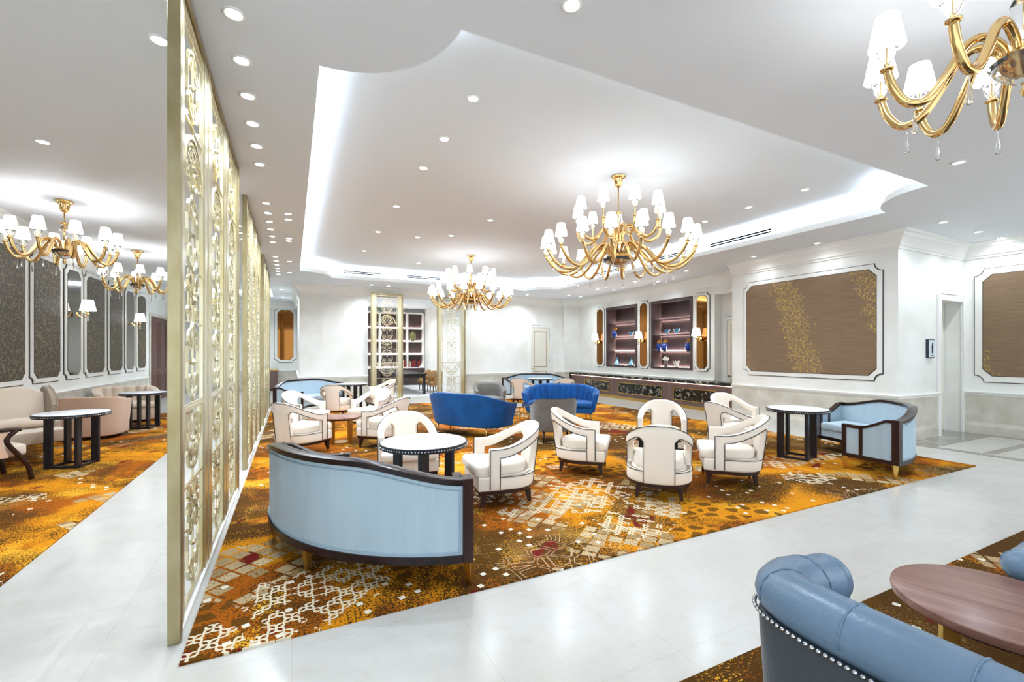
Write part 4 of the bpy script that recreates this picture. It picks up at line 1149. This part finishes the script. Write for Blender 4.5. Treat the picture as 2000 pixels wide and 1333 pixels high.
# ------------------------------------------------------------------ tub seats (velvet loveseats, grey chairs, beige sofas)
def tub(name, cat, a, d, yf, hb, ha, m, legm, tufts=0, thick=0.11, flare=0.12, zb=0.2, legh=0.2, leg_r=(0.012, 0.016), pipe=None, cushm=None, p=2.6, slope=(0.3, 1.0), yseat=None, legx=0.75, zfloor=False):
    t = thing(name, '', cat)
    at, tot = upath(a, d, yf, p=p)
    nc = 136 if tufts else 40
    cols = [-tot + 2 * tot * k / nc for k in range(nc + 1)]
    def zt(l): return hb - (hb - ha) * smooth(slope[0], slope[1], abs(l) / tot)
    def rows(l): 
        z1 = zt(l); return [zb, zb + (z1 - zb) * 0.33, zb + (z1 - zb) * 0.66, z1 - 0.03, z1]
    def th(l, z):
        k = thick
        if tufts: k += 0.055 * abs(math.sin(PI * (l / tot * 0.5 + 0.5) * tufts)) - 0.01
        return k if z < zt(l) - 0.02 else k * 0.75
    def warp(x, y, z, l, side):
        k = 1 - flare * (1 - (z - zb) / (hb - zb))
        return (x * k, y * k, z)
    sh = shell(at, cols, rows, lambda i, j: True, th, warp).build('back_shell', m, t, True, bevel=0.02, seg=3)
    if pipe:
        pp = MB(); pp.tube([warp(*at(l)[:2], zt(l) + 0.002, l, 0) for l in cols], 0.006, 6); pp.build('piping', pipe, t, True)
    ys = yf if yseat is None else yseat
    foot = [((at(l)[0] - at(l)[2] * thick * 0.6) * (1 - flare * 0.95), (at(l)[1] - at(l)[3] * thick * 0.6) * (1 - flare * 0.95)) for l in cols[::2]]
    foot = foot + [(foot[-1][0], ys), (foot[0][0], ys)]
    MB().pillow(foot, zb - 0.01, 0.31, 0.015).build('seat_base', m, t, 'auto')
    foot2 = [(x * 0.985, min(y, ys + 0.02)) for x, y in foot[:-2]] + [(foot[-2][0] * 0.985, ys + 0.02), (foot[-1][0] * 0.985, ys + 0.02)]
    MB().pillow(foot2, 0.31, 0.43, 0.035, 0.02).build('seat_cushion', cushm or m, t, True)
    if not zfloor:
        for sx in (-1, 1):
            for yy in (ys - 0.08, -d * 0.62):
                x = sx * a * (legx if yy > 0 else legx * 0.8)
                MB().tube([(x + sx * 0.02, yy + (0.015 if yy > 0 else -0.03), 0), (x, yy, legh)], [leg_r[0], leg_r[1]], 10).build('leg', legm, t, True)
    return t
LV = tub('loveseat', 'sofa', 0.92, 0.50, 0.24, 0.80, 0.62, BLUEV, BRASS, tufts=17, thick=0.10, flare=0.16, yseat=0.30, slope=(0.25, 1.0))
place(LV, False, 'royal blue velvet loveseat seen from behind, left of centre', (3.05, 7.95, CZ), rad(32 - 90), 'blue velvet loveseats')
place(LV, True, 'royal blue channel tufted loveseat facing the camera', (5.53, 8.76, CZ), rad(232 - 90), 'blue velvet loveseats')
GV = tub('tub_chair', 'armchair', 0.40, 0.38, 0.22, 0.76, 0.60, GREYV, DWOOD, thick=0.09, flare=0.10, pipe=BLACKLINE, leg_r=(0.013, 0.022), yseat=0.26, p=2.3)
place(GV, False, 'grey velvet tub chair in front, back towards the camera', (4.12, 6.75, CZ), rad(75 - 90), 'grey velvet tub chairs')
place(GV, True, 'grey velvet tub chair farther back by the far wall', (4.42, 10.3, CZ), rad(-100 - 90), 'grey velvet tub chairs')
# left seating
PS = tub('barrel_chair', 'armchair', 0.54, 0.42, 0.26, 0.76, 0.68, PEACH, DWOOD, thick=0.10, flare=0.10, zb=0.06, legh=0.06, yseat=0.40, p=3.2, cushm=BEIGE)
place(PS, False, 'peach barrel chair seen from behind by left wall', (-3.28, 10.65, CZ), rad(84 - 90), 'barrel chairs in the left seating')
PS2 = tub('barrel_chair', 'armchair', 0.58, 0.44, 0.28, 0.78, 0.66, BEIGE, DWOOD, tufts=10, thick=0.12, flare=0.10, zb=0.06, legh=0.06, yseat=0.34, p=3.0)
place(PS2, False, 'beige tufted barrel chair facing camera near the mahogany door', (-3.3, 12.75, CZ), rad(-66 - 90), 'barrel chairs in the left seating')

def wing_sofa():
    t = thing('wing_chair', 'beige high back wing chair behind nearer left table', 'armchair', (-3.38, 8.72, CZ), rad(-50 - 90))
    w = 0.31
    bk = MB(); bk.rings([[(x, -0.36 - 0.10 * (z - 0.4), z) for x, z in ((-w, 0.28), (w, 0.28), (w, 0.94), (w * 0.5, 1.02), (0, 1.04), (-w * 0.5, 1.02), (-w, 0.94))],
                        [(x, -0.24 - 0.10 * (z - 0.4), z) for x, z in ((-w, 0.28), (w, 0.28), (w, 0.94), (w * 0.5, 1.02), (0, 1.04), (-w * 0.5, 1.02), (-w, 0.94))]])
    bk.build('backrest', BEIGE, t, bevel=0.025, seg=3)
    for s in (-1, 1):
        prof = [(-0.42, 0.28), (-0.44, 1.0), (-0.36, 1.04), (-0.22, 0.98), (-0.12, 0.86), (-0.10, 0.76), (-0.14, 0.66), (-0.08, 0.58), (0.02, 0.52), (0.0, 0.28)]
        x0, x1 = s * w, s * (w + 0.07)
        wg = MB(); wg.rings([[(x0, y, z) for y, z in prof], [(x1, y, z) for y, z in prof]]); wg.build('wing', TAUPE if s < 0 else BEIGE, t, bevel=0.012)
        pp = MB(); pp.tube([(x1, y, z) for y, z in prof[:-1]], 0.008, 6); pp.build('piping', TAUPE, t, True)
    MB().pillow([(-w - 0.05, -0.3), (w + 0.05, -0.3), (w + 0.05, 0.34), (-w - 0.05, 0.34)], 0.27, 0.44, 0.02).build('seat', BEIGE, t, 'auto')
    cu = MB(); cu.tube(catmull([(-w + 0.06, -0.12, 0.53), (0, -0.1, 0.54), (w - 0.06, -0.12, 0.53)]), 0.075, 14); cu.build('lumbar_cushion', BEIGE, t, True)
    for sx in (-1, 1):
        for sy in (-1, 1):
            MB().tube([(sx * (w + 0.03), sy * 0.33 + sy * 0.05 * 1, 0), (sx * (w), sy * 0.29, 0.28)], [0.018, 0.03], 4).build('leg', DWOOD, t)
wing_sofa()
def wood_arm_chair():
    t = thing('wood_arm_chair', 'beige chair with curved dark wood arms at left edge', 'armchair', (-3.33, 7.48, CZ), rad(42 - 90))
    MB().pillow([(-0.3, -0.3), (0.3, -0.3), (0.31, 0.32), (-0.31, 0.32)], 0.30, 0.44, 0.035, 0.02).build('seat', BEIGE, t, True)
    b = MB(); b.rings([[(x, -0.27 - 0.18 * (z - 0.4), z) for x, z in ((-0.27, 0.36), (0.27, 0.36), (0.29, 0.82), (0, 0.86), (-0.29, 0.82))], [(x, -0.36 - 0.18 * (z - 0.4), z) for x, z in ((-0.27, 0.36), (0.27, 0.36), (0.29, 0.82), (0, 0.86), (-0.29, 0.82))]])
    b.build('backrest', TAUPE, t, bevel=0.03, seg=3)
    for s in (-1, 1):
        a = MB(); a.tube(catmull([(s * 0.30, -0.42, 0.76), (s * 0.33, -0.3, 0.70), (s * 0.35, -0.1, 0.64), (s * 0.35, 0.15, 0.63), (s * 0.35, 0.26, 0.62)]), 0.024, 8); a.build('armrest', DWOOD, t, True)
        a = MB(); a.tube(catmull([(s * 0.35, 0.22, 0.62), (s * 0.345, 0.14, 0.50), (s * 0.34, 0.24, 0.32), (s * 0.335, 0.33, 0.16), (s * 0.335, 0.36, 0.0)]), 0.026, 8); a.build('leg', DWOOD, t, True)
        a = MB(); a.tube([(s * 0.27, -0.34, 0.36), (s * 0.27, -0.42, 0.0)], [0.026, 0.018], 6); a.build('leg', DWOOD, t)
        pn = MB(); pn.rings([[(s * 0.315, y, z) for y, z in ((-0.3, 0.30), (0.16, 0.30), (0.10, 0.5), (0.16, 0.6), (-0.3, 0.66))], [(s * 0.355, y, z) for y, z in ((-0.3, 0.30), (0.16, 0.30), (0.10, 0.5), (0.16, 0.6), (-0.3, 0.66))]]); pn.build('side_panel', PEACH, t, bevel=0.008)
wood_arm_chair()

# reading room chairs
def dining():
    t = tub('dining_chair', 'chair', 0.27, 0.26, 0.16, 0.84, 0.62, TANV, DWOOD, thick=0.05, flare=0.12, zb=0.36, legh=0.40, leg_r=(0.012, 0.02), yseat=0.22, p=2.2, legx=0.7)
    return t
DC = dining(); 
for i, (x, y, w) in enumerate(((4.88, 16.5, 'nearest'), (4.88, 17.3, 'middle'), (4.88, 18.1, 'farthest'))):
    place(DC, i > 0, '%s of three tan chairs at black reading room table' % w, (x, y, 0.006), rad(180 - 90), 'tan chairs at the reading room table')
t = thing('console_cabinet', 'small brown cabinet at left under the corridor mirror', 'cabinet', (-0.72, 20.75, 0))
MB().box(-0.25, 0.2, -0.2, 0.2, 0.08, 0.82).build('body', PANELW, t); MB().box(-0.27, 0.22, -0.22, 0.22, 0.82, 0.86).build('top', BRASS, t); MB().box(-0.24, 0.19, -0.18, 0.18, 0, 0.08).build('plinth', ESPRESSO, t)

# ------------------------------------------------------------------ leather sofas in front
def leather(label, loc, rz, a, nails=True, tufted=False, d0=0.36, yf=0.06, hb=0.87, ha=0.82, sl=(0.8, 1.0)):
    """U shaped leather sofa with rolled top, local front +y"""
    t = thing('leather_sofa', label, 'sofa', loc, rz, None)
    at, tot = upath(a, d0, yf, p=6.0)
    cols = [-tot + 2 * tot * k / 80 for k in range(81)]
    def zt(l): return hb - (hb - ha) * smooth(sl[0], sl[1], abs(l) / tot)
    def warp(x, y, z, l, side):
        k = 1 - 0.06 * (1 - (z - 0.1) / 0.7); return (x * k, y * k, z)
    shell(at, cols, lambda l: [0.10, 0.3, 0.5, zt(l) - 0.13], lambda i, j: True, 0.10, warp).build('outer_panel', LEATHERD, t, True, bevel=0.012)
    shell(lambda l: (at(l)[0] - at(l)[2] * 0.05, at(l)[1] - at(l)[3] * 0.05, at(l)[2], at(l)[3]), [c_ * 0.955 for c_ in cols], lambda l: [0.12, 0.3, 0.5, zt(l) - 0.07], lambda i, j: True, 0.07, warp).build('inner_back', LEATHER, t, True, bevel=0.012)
    # rolled top: flattened oval section following the U
    rs = []; nn = 14
    for l in cols:
        x, y, nx, ny = at(l); zc = zt(l) - 0.075
        ring = []
        for j in range(nn):
            q = 2 * PI * j / nn; o_ = math.cos(q) * 0.078; z_ = math.sin(q) * 0.075
            cxy = (x - nx * 0.07, y - ny * 0.07)
            seamk = 1.0
            ring.append((cxy[0] + nx * o_ * seamk, cxy[1] + ny * o_ * seamk, zc + z_ * seamk))
        rs.append(ring)
    rt = MB().rings(rs)
    for l in (-tot, tot):
        x, y, nx, ny = at(l); rt.ball((x - nx * 0.07, y - 0.004, zt(l) - 0.075), 0.0755, 18, 12)
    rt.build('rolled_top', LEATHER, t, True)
    k = -tot + 0.12
    while k < tot:
        x, y, nx, ny = at(k); zc = zt(k) - 0.075
        MB().tube([(x - nx * 0.07 + nx * math.cos(q) * 0.078, y - ny * 0.07 + ny * math.cos(q) * 0.078, zc + math.sin(q) * 0.075) for q in [PI * j / 12 for j in range(-1, 14)]], 0.0022, 5).build('seam', LEATHER, t, True)
        k += 0.235
    if nails:
        b = MB(); l = -tot
        while l <= tot:
            x, y, nx, ny = at(l); b.ball((x + nx * 0.008, y + ny * 0.008, zt(l) - 0.125), 0.0068, 8, 5); l += 0.0165
        b.build('nail_trim', CHROME, t, True)
        b = MB(); b.tube([warp(at(l)[0] + at(l)[2] * 0.002, at(l)[1] + at(l)[3] * 0.002, z, l, 0) for l, z in [(-tot, 0.12), (-tot, zt(tot) - 0.15)]], 0.004, 6); b.build('piping', LEATHERD, t)
    foot = [((at(l)[0] - at(l)[2] * 0.1) * 0.95, (at(l)[1] - at(l)[3] * 0.1) * 0.95) for l in cols[::2]]
    MB().pillow(foot + [(foot[-1][0], 0.30), (foot[0][0], 0.30)], 0.10, 0.32, 0.02).build('seat_base', LEATHER, t, 'auto')
    MB().pillow([(x * 0.98, y) for x, y in foot] + [(foot[-1][0], 0.34), (foot[0][0], 0.34)], 0.32, 0.45, 0.04, 0.02).build('seat_cushion', LEATHER, t, True)
    for s in (-1, 1):
        for y in (0.2, -0.28): MB().tube([(s * a * 0.85, y, 0), (s * a * 0.85, y, 0.12)], [0.018, 0.028], 8).build('leg', DWOOD, t)
        x = s * (a - 0.07)
        if tufted:
            b = MB(); b.lathe([(0.0, 0), (0.075, 0.0), (0.08, 0.012), (0.07, 0.024), (0.0, 0.026)], 20, Matrix.Translation((x, 0.16, 0.49)) @ Matrix.Rotation(-PI / 2, 4, 'X')); b.build('arm_scroll', LEATHER, t, True)
    return t
leather('slate blue leather sofa with nailhead trim at bottom right', (1.585, 0.225, CZ), rad(2 - 90), 0.72, hb=0.90, ha=0.87, yf=0.02)
leather('leather sofa with rolled arm cut by right picture edge', (3.48, 0.32, CZ), rad(182 - 90), 0.62, False, True, 0.40, 0.30, 0.80, 0.58, (0.45, 0.66))
